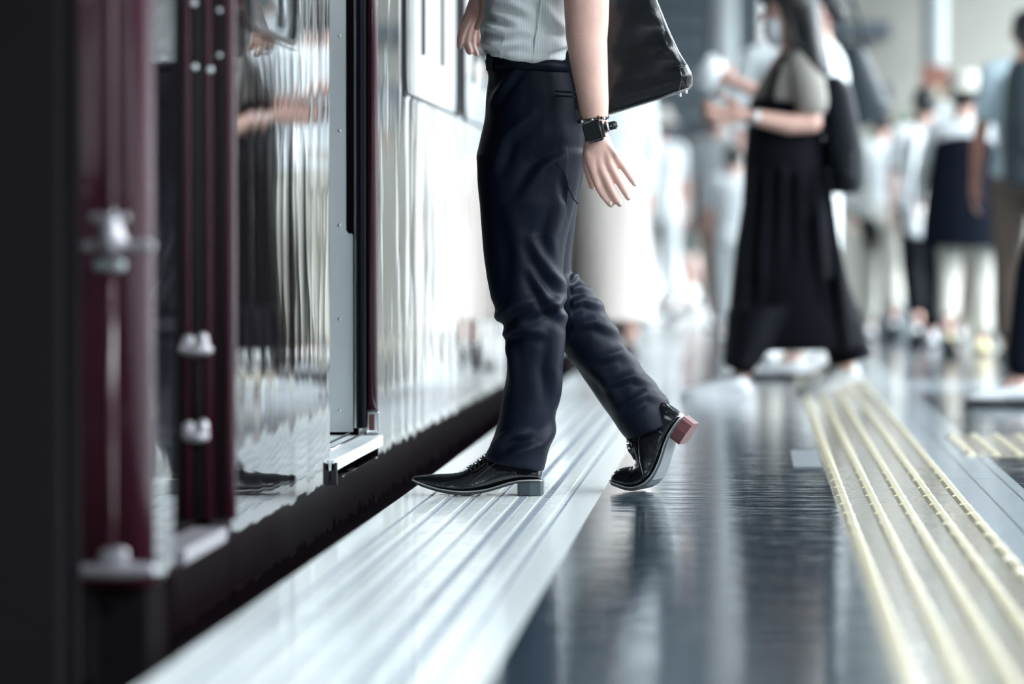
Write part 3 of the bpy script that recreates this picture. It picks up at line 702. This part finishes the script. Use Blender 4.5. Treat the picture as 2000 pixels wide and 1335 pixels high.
# ankles
chain(bm, [W(1020, 800, 8.985), W(1022, 905, 8.985)], [.045, .036]); chain(bm, [W(1250, 800, 9.21), W(1272, 858, 9.20)], [.045, .036])
fused('body', bm, 'skin', man, vox=.0034, it=3)
# finger nails of the near hand
nail = mat('nail', (.80, .60, .54), .3, coat=.3, vary=.05)
body_ = [o for o in man.children if o.name.startswith('body')][0]
for (x, y, d) in ((1192,396,AY+.001), (1210,395,AY+.001), (1226,382,AY+.003), (1239,357,AY+.006)):
    bm = NB(); ball(bm, W(x, y, d - .0035), (.0042, .0025, .0055)); obj('nail', bm, nail, body_)
# hair and eyes
bm = NB(); chain(bm, [V(-.43, 9.07, 1.66), V(-.46, 9.07, 1.67)], [.088, .086]); chain(bm, [V(-.385, 9.04, 1.59), V(-.385, 9.10, 1.59)], [.045, .045]); fused('hair', bm, 'hair', man, vox=.008, it=2)
for s in (-1, 1):
    bm = NB(); ball(bm, PMm(.088, s * .031, 1.615), .0098); obj('eye', bm, 'screen', man)
# shirt
bm = NB()
pairs(bm, [((946,110),(1122,128),9.07,.172), ((939,92),(1128,104),9.07,.180), ((936,62),(1140,70),9.07,.180), ((945,32),(1152,36),9.07,.175), ((951,0),(1160,0),9.07,.178), ((955,-60),(1172,-60),9.07,.185), ((962,-130),(1184,-130),9.07,.195), ((985,-190),(1165,-190),9.07,.16), ((1020,-222),(1125,-222),9.07,.08)], n=48)
chain(bm, [V(-.455, 8.93, 1.38), W(1128, -120, 8.875), W(1135, -52, 8.86)], [.07, .068, .066])
chain(bm, [V(-.455, 9.21, 1.38), W(1080, -100, 9.26), W(1050, -50, 9.275)], [.07, .065, .060])
FS = creases([([(948,15),(975,30),(1015,45)], .012, .009), ([(940,45),(985,62),(1035,60)], .012, .009), ([(938,80),(975,88),(1015,80)], .011, .008), ([(1060,5),(1078,40),(1105,60)], .013, .010), ([(955,5),(1000,8),(1045,30)], .012, .008), ([(1045,105),(1080,90),(1110,78)], .012, .008), ([(945,104),(990,110),(1035,116),(1070,112)], .010, .008)], 8.9)
sh_ = fused('shirt', bm, 'striped', man, vox=.0045, it=8, disp=lambda p: FS(p, 9.1) + .005 * noise.noise(Vector((p.x * 12, p.y * 12, p.z * 9))))
bm = NB(); tube(bm, [W(1058,-10,8.888), W(1054,30,8.888), W(1046,75,8.888), W(1041,122,8.893)], .0022, 6); obj('side_seam', bm, 'striped', sh_)

def fine_shoe(T, bend, root, sgn, solemat, bx=.195):
    """pointed lace-up shoe, heel at x=0, toe along +x, z up"""
    def B(p):
        x, y, z = p
        if bend:
            b1, b0 = bx + .045, bx - .055; R0 = (b1 - b0) / bend
            if x < b1:
                th = min(bend, (b1 - x) / R0); q = max(0, b0 - x)
                x = b1 - (R0 - z) * math.sin(th) - q * math.cos(bend); z = R0 - (R0 - z) * math.cos(th) + q * math.sin(bend)
        return T(V(x, y, z))
    # x, sole underside, upper base, top, half width
    st = [(.002,.030,.032,.078,.018), (.010,.030,.034,.092,.027), (.03,.030,.034,.102,.031), (.055,.029,.033,.102,.032), (.08,.022,.028,.112,.032), (.105,.014,.020,.112,.033), (.125,.008,.014,.100,.035), (.145,.004,.010,.084,.038), (.165,.001,.008,.067,.041),
          (.185,.0,.007,.056,.043), (.205,.001,.008,.050,.043), (.225,.003,.010,.048,.040), (.245,.007,.013,.0475,.035), (.265,.012,.018,.046,.029), (.285,.018,.024,.044,.022), (.300,.024,.029,.042,.016), (.309,.030,.033,.0395,.010)]
    if bend: st = [(x, zs, zb, zt + (.022 if .05 < x < .17 else (.012 if x < .2 else .014 if x < .27 else .006)), w) for x, zs, zb, zt, w in st if x < .29] + [(.292,.022,.027,.040,.012)]
    def sec(i, ph, off=0):
        x, zs, zb, zt, w = st[i]
        c, s = math.cos(ph), math.sin(ph); h = zt - zb
        wy = w * (1 - .45 * max(0, s) ** 2.2 * (1 if zt > .06 else .5)) + off
        return (x, wy * spow(c, .75), zb + (h + off) * (max(0, s) ** .85))
    bm = NB(); rs = []
    for i in range(len(st)):
        r = [B(sec(i, math.pi * k / 17)) for k in range(18)]
        rs.append(r)
    rings(bm, rs); up = obj('shoe', bm, 'leather', root)
    sb = up.modifiers.new('s', 'SUBSURF'); sb.levels = sb.render_levels = 2
    bm = NB(); rs = []
    for x, zs, zb, zt, w in st:
        e = w + .004; rs.append([B((x, e, zb + .002)), B((x, -e, zb + .002)), B((x, -e, zs)), B((x, e, zs))])
    rings(bm, rs); so = obj('sole', bm, solemat, up, smooth=False)
    bm = NB(); rs = []
    for s in (1, -1):
        tube(bm, [B((x, s * (w + .004), zb + .001)) for x, zs, zb, zt, w in st], .0017, 6)
    obj('welt', bm, 'welt', so)
    bm = NB(); rs = []
    for x, w in ((.0, .020), (.006, .028), (.03, .033), (.052, .032), (.060, .030)):
        rs.append([B((x, w, .031)), B((x, -w, .031)), B((x - (0 if x > .03 else 0), -w, 0 if not bend else .0)), B((x, w, 0))])
    rings(bm, rs); obj('heel', bm, 'heel_block' if not bend else 'red_sole', up, smooth=False); hb_ = up.children[-1].modifiers.new('b', 'BEVEL'); hb_.width = .0025; hb_.segments = 3
    def on(x, ph, off=.0008):
        for i in range(len(st) - 1):
            if st[i][0] <= x <= st[i+1][0]:
                t = (x - st[i][0]) / (st[i+1][0] - st[i][0]); a, b = sec(i, ph, off), sec(i+1, ph, off)
                return B(tuple(a[j] * (1-t) + b[j] * t for j in range(3)))
    for s in (1, -1):
        f = (lambda d: math.radians(d)) if s == 1 else (lambda d: math.radians(180 - d))
        bm = NB(); tube(bm, [on(x, f(d)) for x, d in ((.062, 8), (.066, 20), (.075, 30), (.09, 36), (.11, 36), (.13, 32), (.15, 26), (.175, 14), (.19, 6))], .0011, 6); obj('quarter_seam', bm, 'leather', up)
        bm = NB(); tube(bm, [on(x, f(d)) for x, d in ((.118, 58), (.14, 48), (.155, 46), (.165, 50), (.172, 62), (.174, 80))], .0011, 6); obj('eyestay_seam', bm, 'leather', up)
    lace = NB()
    for q, x in enumerate((.128, .139, .150, .160, .169)):
        tube(lace, [on(min(x + .004 * math.sin(t * 3), .30), math.radians(50 + 80 * t), .0022 + .002 * math.sin(math.pi * t)) for t in [j / 8 for j in range(9)]], .0019, 8)
        tube(lace, [on(x + .010 * t, math.radians(56 + 30 * t), .0035) for t in [j / 5 for j in range(6)]], .0018, 8)
    obj('laces', lace, 'black_rubber', up)
    return up
hx = W(1062, 968, 8.99)
fine_shoe(lambda p: V(hx.x - p.x, 8.985 - p.y, p.z + .0032), 0, man, 1, 'sole')
# rear shoe: toe on the floor, heel lifted, toe turned a little away
tq = W(1262, 951, 9.17); ya_ = math.radians(17)
def TR(p):
    x = p.x - .205; y = p.y
    dx = -math.cos(ya_) * x - math.sin(ya_) * y; dy = math.sin(ya_) * x - math.cos(ya_) * y
    return V(tq.x + dx, 9.17 + dy, p.z - .004)
rs_ = fine_shoe(TR, math.radians(55), man, 1, mat('worn_grey_sole', (.075, .09, .10), .45, vary=.3, vscale=30), bx=.205)
bm = NB(); chain(bm, [W(1022, 840, 8.985), W(1024, 905, 8.985)], [.05, .042]); fused('sock', bm, 'black_cloth', man, vox=.005, it=3)
bm = NB(); chain(bm, [W(1255, 790, 9.21), W(1275, 850, 9.20), W(1270, 885, 9.19)], [.052, .045, .035]); fused('sock', bm, 'black_cloth', man, vox=.005, it=3)

# ------------------------------------------------------------------ wristwatch and beads
wt = empty('wristwatch', W(1163, 255, AY), 'black square smartwatch with buckled strap on the bare wrist above the open hand', 'watch')
def oval(cpx, cpy, tilt, w, d, r_, n=40):
    c = W(cpx, cpy, AY); t = math.radians(tilt); ax = V(math.cos(t), 0, math.sin(t))
    return c, ax, [c + ax * w * math.cos(2*math.pi*i/n) + V(0, d, 0) * math.sin(2*math.pi*i/n) for i in range(n)]
t_ = math.radians(14); ax = V(math.cos(t_), 0, math.sin(t_)); az = V(-math.sin(t_), 0, math.cos(t_)); Rw = Matrix((ax, V(0, 1, 0), az)).transposed()
bm = NB(); c = W(1163, 252, AY); rs = []
for q in range(41):
    a = 2*math.pi*q/40; o_ = ax * math.cos(a) * .0285 + V(0, math.sin(a) * .031, 0); i_ = ax * math.cos(a) * .0262 + V(0, math.sin(a) * .0285, 0)
    rs.append([c + o_ + az * .011, c + o_ - az * .011, c + i_ - az * .011, c + i_ + az * .011])
rings(bm, rs, cap=False); obj('strap', bm, 'black_rubber', wt)
bm = NB(); obox(bm, W(1160, 256, AY - .034), .0235, .008, .0255, Rw); bmesh.ops.bevel(bm, geom=list(bm.edges), offset=.006, segments=4, affect='EDGES'); case = obj('case', bm, 'black_rubber', wt)
bm = NB(); obox(bm, W(1158, 256, AY - .0415), .0185, .0018, .0205, Rw); bmesh.ops.bevel(bm, geom=list(bm.edges), offset=.0015, segments=2, affect='EDGES'); obj('screen', bm, 'screen', case, smooth=False)
bm = NB(); q = W(1176, 274, AY - .040); chain(bm, [q, q + ax * .006], [.0018, .0018], 8); obj('lug', bm, 'chrome', case)
bm = NB(); obox(bm, W(1186, 247, AY - .012), .0035, .010, .0125, Rw); bmesh.ops.bevel(bm, geom=list(bm.edges), offset=.002, segments=2, affect='EDGES'); obj('buckle', bm, 'steel_dark', wt)
bm = NB(); obox(bm, W(1196, 245, AY + .002), .0115, .0035, .0095, Rw); bmesh.ops.bevel(bm, geom=list(bm.edges), offset=.003, segments=3, affect='EDGES'); te = obj('strap_end', bm, 'black_rubber', wt)
bm = NB(); ball(bm, W(1193, 246, AY - .002), (.0014, .0014, .0014)); obj('buckle_pin', bm, 'chrome', te)
br = empty('bracelet', W(1162, 240, AY), 'dark bead bracelet sitting just above the black smartwatch', 'bracelet')
c = W(1161, 232, AY); bead = NB(); n = 26
for q in range(n):
    a = 2*math.pi*q/n; p = c + V(math.cos(a) * .0305, math.sin(a) * .033, .004 * math.cos(a) + .003 * math.sin(3 * a) - (.006 if q > n*.6 and q < n * .8 else 0))
    b = NB(); ball(b, p, .0034 if q % 3 else .0042); obj('bead', b, ('black_rubber', 'red_sole', 'black_rubber', 'steel')[q % 4], br)
bm = NB(); tube(bm, [c + V(math.cos(2*math.pi*q/n) * .0305, math.sin(2*math.pi*q/n) * .033, .004 * math.cos(2*math.pi*q/n)) for q in range(n)], .0012, 6, closed=True); obj('cord', bm, 'black_rubber', br)

# ------------------------------------------------------------------ tote bag
bagc = W(1352, 160, 9.03)
bag = empty('tote_bag', bagc, 'glossy black leather tote bag hanging tilted behind the walking man', 'bag')
YB0, YB1 = 8.955, 9.12
def bagring(y0, xl, xr, ya, yb_, r=.02, dy=0):
    pass
a17 = math.radians(17.0); bu = V(-math.cos(a17), 0, -math.sin(a17)); bv = V(-math.sin(a17), 0, math.cos(a17))   # along the base, up the side
org = W(1357, 172, 9.03)
def BG(u, y, v): return org + bu * u + V(0, y, 0) + bv * v
prof = []
def bring(v, w0, w1, d, r=.022):
    pts = []
    for cx, cy, a0 in ((w0 + r, d - r, 90), (w0 + r, -d + r, 180), (w1 - r, -d + r, 270), (w1 - r, d - r, 0)):
        for q in range(5):
            a = math.radians(a0 + 90 * q / 4); pts.append(BG(cx + r * math.cos(a), cy + r * math.sin(a), v))
    return pts
def slump(v, w0): return w0
bm = NB()
lv = [(.0, .012, .30, .066), (.006, .004, .305, .074), (.03, -.004, .31, .078), (.055, .0, .31, .076), (.09, .010, .305, .070), (.15, .018, .30, .062), (.22, .024, .295, .052), (.29, .028, .29, .040), (.33, .030, .29, .034)]
rings(bm, [bring(v, a, b, d) for v, a, b, d in lv])
bmesh.ops.subdivide_edges(bm, edges=list(bm.edges), cuts=2, use_grid_fill=True)
for v in bm.verts:
    p = v.co - org; u_ = p.dot(bu); w_ = p.dot(bv)
    # slumped panel folds near the free edge
    f = .010 * math.sin((w_ * 1.0 - u_ * .55) * 75 + 1.0) * math.exp(-((u_ - .07) / .055) ** 2) * math.exp(-((w_ - .12) / .075) ** 2)
    v.co.y -= f * 1.4 if p.y < 0 else 0
body = obj('bag_body', bm, 'bag_leather', bag)
m_ = body.modifiers.new('s', 'SUBSURF'); m_.levels = m_.render_levels = 1
bm = NB(); tube(bm, [BG(a + .004, -d + .010, v) for v, a, b, d in lv[3:]], .0032, 8); obj('piping', bm, mat('grey_piping', (.28, .30, .32), .3, coat=.4, vary=.1), body)
bm = NB(); tube(bm, [BG(a + .020 + .012 * (1 - v / .055), -d - .0005, v) for v, a, b, d in lv[:4]], .0018, 8); obj('corner_seam', bm, 'leather', body)
bm = NB()
for o_ in (0, .005): tube(bm, [BG(.012 + q * .012, -.0765 + .0006 * q - (.001 if q else 0), .052 + o_ + .0006 * q) for q in range(8)], .0014, 8)
obj('patch_seam', bm, 'leather', body)
bm = NB(); tube(bm, [BG(u, -.068, .001) for u in (.012, .08, .16, .24, .29)], .003, 8); obj('base_piping', bm, 'leather', body)
for u, y in ((.012, -.03), (.028, .035), (.28, -.04), (.28, .04)):
    bm = NB(); chain(bm, [BG(u + .01, y - .02, .002), BG(u + .01, y - .02, -.006)], [.005, .0035], 10); obj('stud', bm, 'chrome', body)
for yy in (-.035, .035):
    bm = NB(); tube(bm, [BG(.08, yy, .31), BG(.10, yy * .9, .42), BG(.15, yy * .5, .50), BG(.20, yy * .9, .42), BG(.23, yy, .31)], .007, 10); obj('handle', bm, 'leather', bag)

# ------------------------------------------------------------------ woman in the long black overall
wy = 15.1
wo = empty('person', W(1560, 480, wy), 'person in long black overall and grey tee, with long black hair, holding a phone', 'person')
wo.location.z = 0; bpy.context.view_layer.update()
class PW:
    F = V(-1, 0, 0); L = V(0, -1, 0)
    def __call__(s, f, l, z): c = W(1548, 480, wy); return V(c.x - f, wy - l, z)
Pw = PW()
bm = NB()
pairs(bm, [((1480,300),(1600,300),wy,.14), ((1478,240),(1596,240),wy,.12), ((1475,180),(1600,180),wy,.14), ((1500,130),(1602,130),wy,.16), ((1520,105),(1585,105),wy,.10), ((1530,85),(1568,85),wy,.05), ((1528,60),(1566,60),wy,.05)])
head(Pw, .97, bm, hz=1.50, f0=.02)
ya = wy - .17
chain(bm, [W(1570,130,ya+.02), W(1582,190,ya), W(1585,240,ya)], [.052,.045,.042]); chain(bm, [W(1585,240,ya), W(1540,243,ya-.02), W(1490,232,ya-.03), W(1460,226,ya-.03)], [.042,.040,.032,.026])
ya2 = wy + .16
chain(bm, [W(1560,130,ya2), W(1570,200,ya2+.02), W(1565,238,ya2)], [.05,.044,.038]); chain(bm, [W(1565,238,ya2), W(1500,225,ya2-.06), W(1450,218,wy)], [.038,.03,.024])
for (x, y, yy) in ((1455,224,ya-.03), (1445,222,wy)):
    hand(bm, W(x, y, yy), V(-1, 0, -.05), V(0, -.5, -1), V(-.1, .3, 1) if yy < wy else V(0, -.3, 1), .98, curl=.3)
chain(bm, [W(1530,290,wy), W(1490,480,15.0), W(1446,735,14.88)], [.09,.06,.035]); chain(bm, [W(1550,290,wy), W(1600,480,15.2), W(1655,720,15.35)], [.09,.06,.035])
fused('body', bm, 'skin', wo, vox=.006, it=3)
bm = NB()
pairs(bm, [((1482,300),(1602,300),wy,.15), ((1476,240),(1600,240),wy,.14), ((1473,180),(1604,180),wy,.155), ((1498,135),(1606,130),wy,.175), ((1520,108),(1590,104),wy,.12), ((1530,96),(1572,94),wy,.06)])
chain(bm, [W(1566,125,ya+.03), W(1580,165,ya), W(1586,200,ya)], [.062,.068,.066]); chain(bm, [W(1556,125,ya2-.03), W(1566,165,ya2), W(1572,200,ya2+.01)], [.06,.06,.06])
fused('shirt', bm, 'shirt_grey', wo, vox=.008, it=6)
bm = NB()
pairs(bm, [((1466,192),(1596,205),wy,.165), ((1460,240),(1604,240),wy,.165), ((1453,300),(1612,300),wy,.17), ((1449,400),(1626,400),wy,.19), ((1436,480),(1640,480),wy,.21), ((1428,560),(1658,550),wy,.23), ((1421,640),(1686,630),wy,.25), ((1419,684),(1698,680),wy,.25)])
pairs(bm, [((1421,600),(1540,600),14.95,.20), ((1417,668),(1512,668),14.9,.22), ((1412,706),(1482,712),14.85,.20), ((1412,712),(1464,732),14.85,.18)])
pairs(bm, [((1580,600),(1680,600),15.2,.20), ((1606,668),(1694,660),15.2,.20), ((1622,716),(1706,694),15.2,.18)])
for x0, x1 in ((1500,1480),(1530,1520),(1560,1562),(1590,1610),(1615,1650),(1470,1445)):
    fold(bm, [(x0,330),(x0*.5+x1*.5,480),(x1,670)], wy - .20, [.012,.02,.03])
ov = fused('overall', bm, 'black_cloth', wo, vox=.009, it=6)
bm = NB(); tube(bm, [W(1500,215,wy-.165), W(1508,165,wy-.175), W(1526,118,wy-.13), W(1545,100,wy-.06)], [.018,.016,.014,.012], 10); obj('strap', bm, 'black_cloth', ov)
bm = NB(); tube(bm, [W(1490,215,wy+.13), W(1500,160,wy+.14), W(1530,112,wy+.12)], .014, 10); obj('strap', bm, 'black_cloth', ov)
bm = NB()
pairs(bm, [((1506,-30),(1580,-35),wy,.06), ((1496,-8),(1598,-18),wy,.095), ((1514,18),(1602,10),wy,.10), ((1534,50),(1606,45),wy-.02,.115), ((1540,85),(1612,80),wy-.05,.13), ((1558,115),(1618,110),wy-.07,.14), ((1580,140),(1621,138),wy-.08,.13), ((1597,165),(1620,162),wy-.09,.08)])
chain(bm, [W(1500,5,wy-.03), W(1492,-2,wy+.03)], [.02,.02])
fused('hair', bm, 'hair', wo, vox=.007, it=4)
bm = NB(); pairs(bm, [((1498,36),(1530,38),wy,.055), ((1492,55),(1532,58),wy,.062), ((1496,78),(1532,80),wy,.058), ((1506,90),(1530,92),wy,.04)]); fused('face_mask', bm, 'mask', wo, vox=.006, it=3)
for s in (-1, 1):
    bm = NB(); ball(bm, Pw(.100, s * .030, 1.512), .009); obj('eye', bm, 'screen', wo)
PwS = person.__class__
def sneaker(px, py, Y, root, pitch=0, m='white_shoe'):
    b = W(px, 480, Y); b.z = 0
    P = lambda f, l, z: V(b.x - f, b.y - l, z)
    return shoe_simple(P, 0, 0, 0, 1, 1.0, m, root, 'white_shoe', pitch)
sneaker(1466, 785, 14.75, wo); sneaker(1690, 765, 15.35, wo, pitch=.35)
bm = NB(); b_ = W(1478,228,ya-.03); tube(bm, [b_ + V(math.cos(2*math.pi*q/24)*.006, math.sin(2*math.pi*q/24)*.032, math.sin(0) + math.cos(2*math.pi*q/24)*.030) for q in range(24)], .008, 8, closed=True)
w2 = empty('wristwatch', b_, 'pale blurred watch on the wrist of the long haired person', 'watch'); obj('band', bm, 'chrome', w2)
bm = NB(); ball(bm, b_ + V(0, -.036, 0), (.016, .008, .016)); obj('dial', bm, 'cup', w2)
ph = empty('phone', W(1405,195,wy-.05), 'pale phone held low in both hands of the long haired person', 'phone')
bm = NB(); R3 = Matrix.Rotation(math.radians(-12), 3, 'Y'); obox(bm, W(1408,194,wy-.06), .055, .036, .007, R3); bmesh.ops.bevel(bm, geom=list(bm.edges), offset=.004, segments=2, affect='EDGES'); obj('phone_case', bm, 'cup', ph)
bm = NB(); obox(bm, W(1408,194,wy-.06) + V(0, 0, .0075), .051, .032, .001, R3); obj('phone_screen', bm, 'screen', ph, smooth=False)
pack('black backpack on the back of the long haired person', 'backpack', [((1612,150),(1640,150)), ((1606,180),(1664,170)), ((1606,230),(1676,225)), ((1610,300),(1688,300)), ((1614,350),(1688,355)), ((1622,378),(1680,378))], wy, .13, 'nylon',
     strap=[[(1615,160,wy-.12),(1600,125,wy-.17),(1585,112,wy-.15),(1575,150,wy-.215),(1590,215,wy-.20),(1612,260,wy-.12)], [(1615,160,wy+.1),(1598,120,wy+.13),(1580,112,wy+.12)]])

# ------------------------------------------------------------------ the crowd
def pt(P, f, l, z): return (f, l, z)
# white-clothed person behind her, phone raised, black tote on the shoulder
p1, P1 = person(1600, 17.0, 180, 1.74, 'person in loose white clothes behind the long haired person, raising a white phone', top='shirt_white', sleeve='short', bottom='trousers', bot='shirt_white', mask=True, stride=.10, lead=-1,
    arms={1: [(.10, .24, 1.15), (.36, .20, 1.27)], -1: [(-.05, -.24, 1.14), (-.04, -.24, .90)]}, skin='skin')
person(1545, 18.6, 90, 1.82, 'person in a long white sleeved shirt with a dark shoulder bag, behind the backpack', top='shirt_white', sleeve='long', bottom='trousers', bot='cream', stride=.0,
    arms={-1: [(0, -.22, 1.14), (.02, -.23, .92)], 1: [(.02, .25, 1.16), (.0, .24, 1.08)]})
pack('large dark shoulder bag between the backpack and the pale wall', 'bag', [((1642,90),(1690,92)), ((1640,120),(1700,118)), ((1642,170),(1722,165)), ((1650,220),(1742,212)), ((1664,250),(1708,240))], 18.0, .10, 'teal_nylon', name='shoulder_bag',
     strap=[[(1644,95,17.95),(1636,40,17.95),(1640,-30,17.97)], [(1690,95,17.95),(1680,40,17.95),(1650,-30,17.97)]], pocket=False)
bm = NB(); o_ = P1(.47, .20, 1.31); obox(bm, o_, .05, .006, .075, Matrix.Rotation(.6, 3, 'Y')); bmesh.ops.bevel(bm, geom=list(bm.edges), offset=.004, segments=2, affect='EDGES')
tag(obj('phone', bm, 'cup', None), 'white phone raised in the outstretched hand of the white clad person', 'phone')
# two small far figures beyond the hands
person(1398, 27, 60, 1.58, 'person in pale pink and white, small and blurred beyond the held phone', top='shirt_white', sleeve='short', bottom='trousers', bot='beige', stride=.1, hair='short', shoe='white_shoe', hat='cream')
person(1432, 23.5, 90, 1.20, 'child sized person in white trousers and grey top beside the black overall', top='mask', sleeve='short', bottom='trousers', bot='shirt_white', stride=.12, hair='short')
person(1354, 33.0, 150, 1.58, 'person in pale green shirt and dark mask walking beside the far train', top='pale_blue', bottom='shorts', bot='olive', mask='black_cloth', stride=.14, lead=-1, arms={1: [(.05, .2, 1.15), (.22, .16, 1.2)]})
pack('dark backpack on the person beside the far train', 'backpack', [((1376,355),(1398,355)), ((1378,385),(1410,380)), ((1380,420),(1408,420)), ((1382,438),(1400,438))], 33.0, .14, 'nylon', pocket=False)
person(1190, 18.0, 105, 1.62, 'person in a white top and beige skirt beside the train beyond the hand', top='shirt_white', sleeve='long', bottom='skirt', bot='pale_beige', stride=.12, shoe='leather')
person(1285, 28.9, 100, 1.60, 'person in all white clothes close to the far train side', top='shirt_white', sleeve='short', bottom='trousers', bot='mask', stride=.16, hat='cream')
# right side
person(1722, 24.5, 90, 1.48, 'person in loose white shirt and cream trousers right of the black backpack', top='shirt_white', sleeve='long', bottom='trousers', bot='cream', stride=.2, skin='skin', arms={1: [(.02, .24, 1.12), (.12, .22, .92)]})
pack('dark handbag swinging low between cream trousers', 'handbag', [((1676,425),(1712,428)), ((1684,450),(1716,452)), ((1692,480),(1710,482)), ((1698,500),(1704,500))], 24.25, .06, 'black_cloth', name='handbag', pocket=False, strap=[[(1682,430,24.5),(1668,412,24.5),(1672,425,24.5),(1700,432,24.5)]])
person(1776, 25.4, 100, 1.44, 'person in grey white top with dark hair at the far right middle', top='mask', sleeve='short', bottom='trousers', bot='cream', stride=.18)
person(1806, 22.6, 95, 1.52, 'person in white shirt and black trousers seen from behind', top='shirt_white', sleeve='short', bottom='trousers', bot='black_cloth', stride=.24, lead=-1)
person(1884, 20.9, 80, 1.50, 'person in navy tunic, cream wide trousers and yellow shoes walking away', top='shirt_white', sleeve='long', bottom='trousers', bot='cream', shoe='yellow_shoe', stride=.20, hat='cream', overdress='navy_cloth', lead=-1, arms={-1: [(.02, -.28, 1.10), (.05, -.32, .84)], 1: [(.1, .27, 1.12), (.16, .30, .98)]})
person(1900, 23.6, 92, 1.60, 'person with black hair and brown trousers, mostly hidden behind the navy tunic', top='shirt_white', bottom='trousers', bot='brown', stride=.1)
person(2008, 19.5, 90, 1.78, 'person in pale blue tee and brown trousers cut by the right edge', top='pale_blue', sleeve='short', bottom='trousers', bot='brown', skin='skin_tan', shoe='leather', stride=.22, arms={1: [(-.02, .23, 1.12), (.06, .25, .86)]})
pack('dark teal backpack on the person at the right edge', 'backpack', [((1975,118),(2040,118)), ((1964,150),(2050,150)), ((1958,230),(2055,230)), ((1958,300),(2056,300)), ((1962,362),(2050,365))], 19.2, .11, 'teal_nylon')
pack('pale bag hanging beside the navy tunic', 'bag', [((1772,400),(1806,405)), ((1766,420),(1812,425)), ((1768,450),(1810,455)), ((1776,462),(1804,466))], 22.0, .07, 'cup', name='shoulder_bag', pocket=False, strap=[[(1778,402,22.25),(1784,330,22.28),(1792,262,22.5)], [(1802,405,22.25),(1800,330,22.28),(1797,262,22.5)]])
# figures just outside the right edge, mirrored in the train side
for i, (px, y, ang, h, tp_, bt, b_) in enumerate(((2105, 14.2, 170, 1.66, 'shirt_white', 'trousers', 'navy_cloth'), (2180, 19.0, 0, 1.72, 'pale_blue', 'trousers', 'black_cloth'), (2330, 15.5, 185, 1.60, 'shirt_white', 'skirt', 'navy_cloth'), (2260, 24.0, 10, 1.7, 'black_cloth', 'trousers', 'brown'), (2450, 12.5, 0, 1.7, 'shirt_white', 'trousers', 'black_cloth'))):
    person(px, y, ang, h, ('person in white shirt and navy trousers outside the frame, mirrored in the train', 'person in pale blue top mirrored in the maroon train side', 'person in white blouse and navy skirt mirrored in the train', 'person in black top and brown trousers mirrored in the train', 'person in white shirt and black trousers mirrored in the train window')[i], top=tp_, bottom=bt, bot=b_, stride=.2, vox=.012)
# red and yellow notice, planter, added globe for a blurred highlight
bm = NB(); c = W(1826, 155, 25.5); box(bm, (c.x - .09, 25.47, c.z - .13), (c.x + .09, 25.53, c.z + .09)); sg = hard('sign_panel', bm, 'red_sign', None, bev=.01); tag(sg, 'small red notice panel fixed on the pale column', 'sign')
bm = NB(); box(bm, (c.x - .04, 25.46, c.z - .12), (c.x + .04, 25.47, c.z - .05)); hard('yellow_patch', bm, 'yellow_shoe', sg)
pl = empty('planter', V(W(1748, 480, 25).x, 25, 0), 'small blurred green plant in a pale tub before the far wall', 'plant')
x_ = pl.location.x; bm = NB(); rings(bm, [ring(V(x_, 25, z), V(w, 0, 0), V(0, w, 0), 20) for z, w in ((0, .12), (.9, .15), (.95, .16))]); obj('tub', bm, 'wall_light', pl)
bm = NB(); rnd = random.Random(3)
for i in range(220):
    a = rnd.random() * 6.28; r = rnd.random() * .2; z = .98 + rnd.random() * .45; p = V(x_ + r * math.cos(a), 25 + r * math.sin(a), z); d = V(rnd.uniform(-1, 1), rnd.uniform(-1, 1), rnd.uniform(-.3, 1)).normalized() * .07; u, v = frame_of(d)
    bm.faces.new([bm.verts.new(q) for q in (p, p + d * .5 + u * .025, p + d, p + d * .5 - u * .025)])
obj('foliage', bm, 'leaf', pl, smooth=False)
lp = empty('highlight_globe', V(W(1370, 480, 30).x, 30, 0), 'added white globe glowing on a thin post, standing in for a bright highlight near the far train', 'lamp')  # made-up globe imitating a soft bright disc beside the train
c = W(1370, 336, 30); bm = NB(); tube(bm, [V(c.x, 30, 0), V(c.x, 30, c.z - .07)], .012, 10); obj('post', bm, 'steel', lp); bm = NB(); ball(bm, c, (.06, .06, .07), 3); obj('globe', bm, 'highlight_glow', lp)
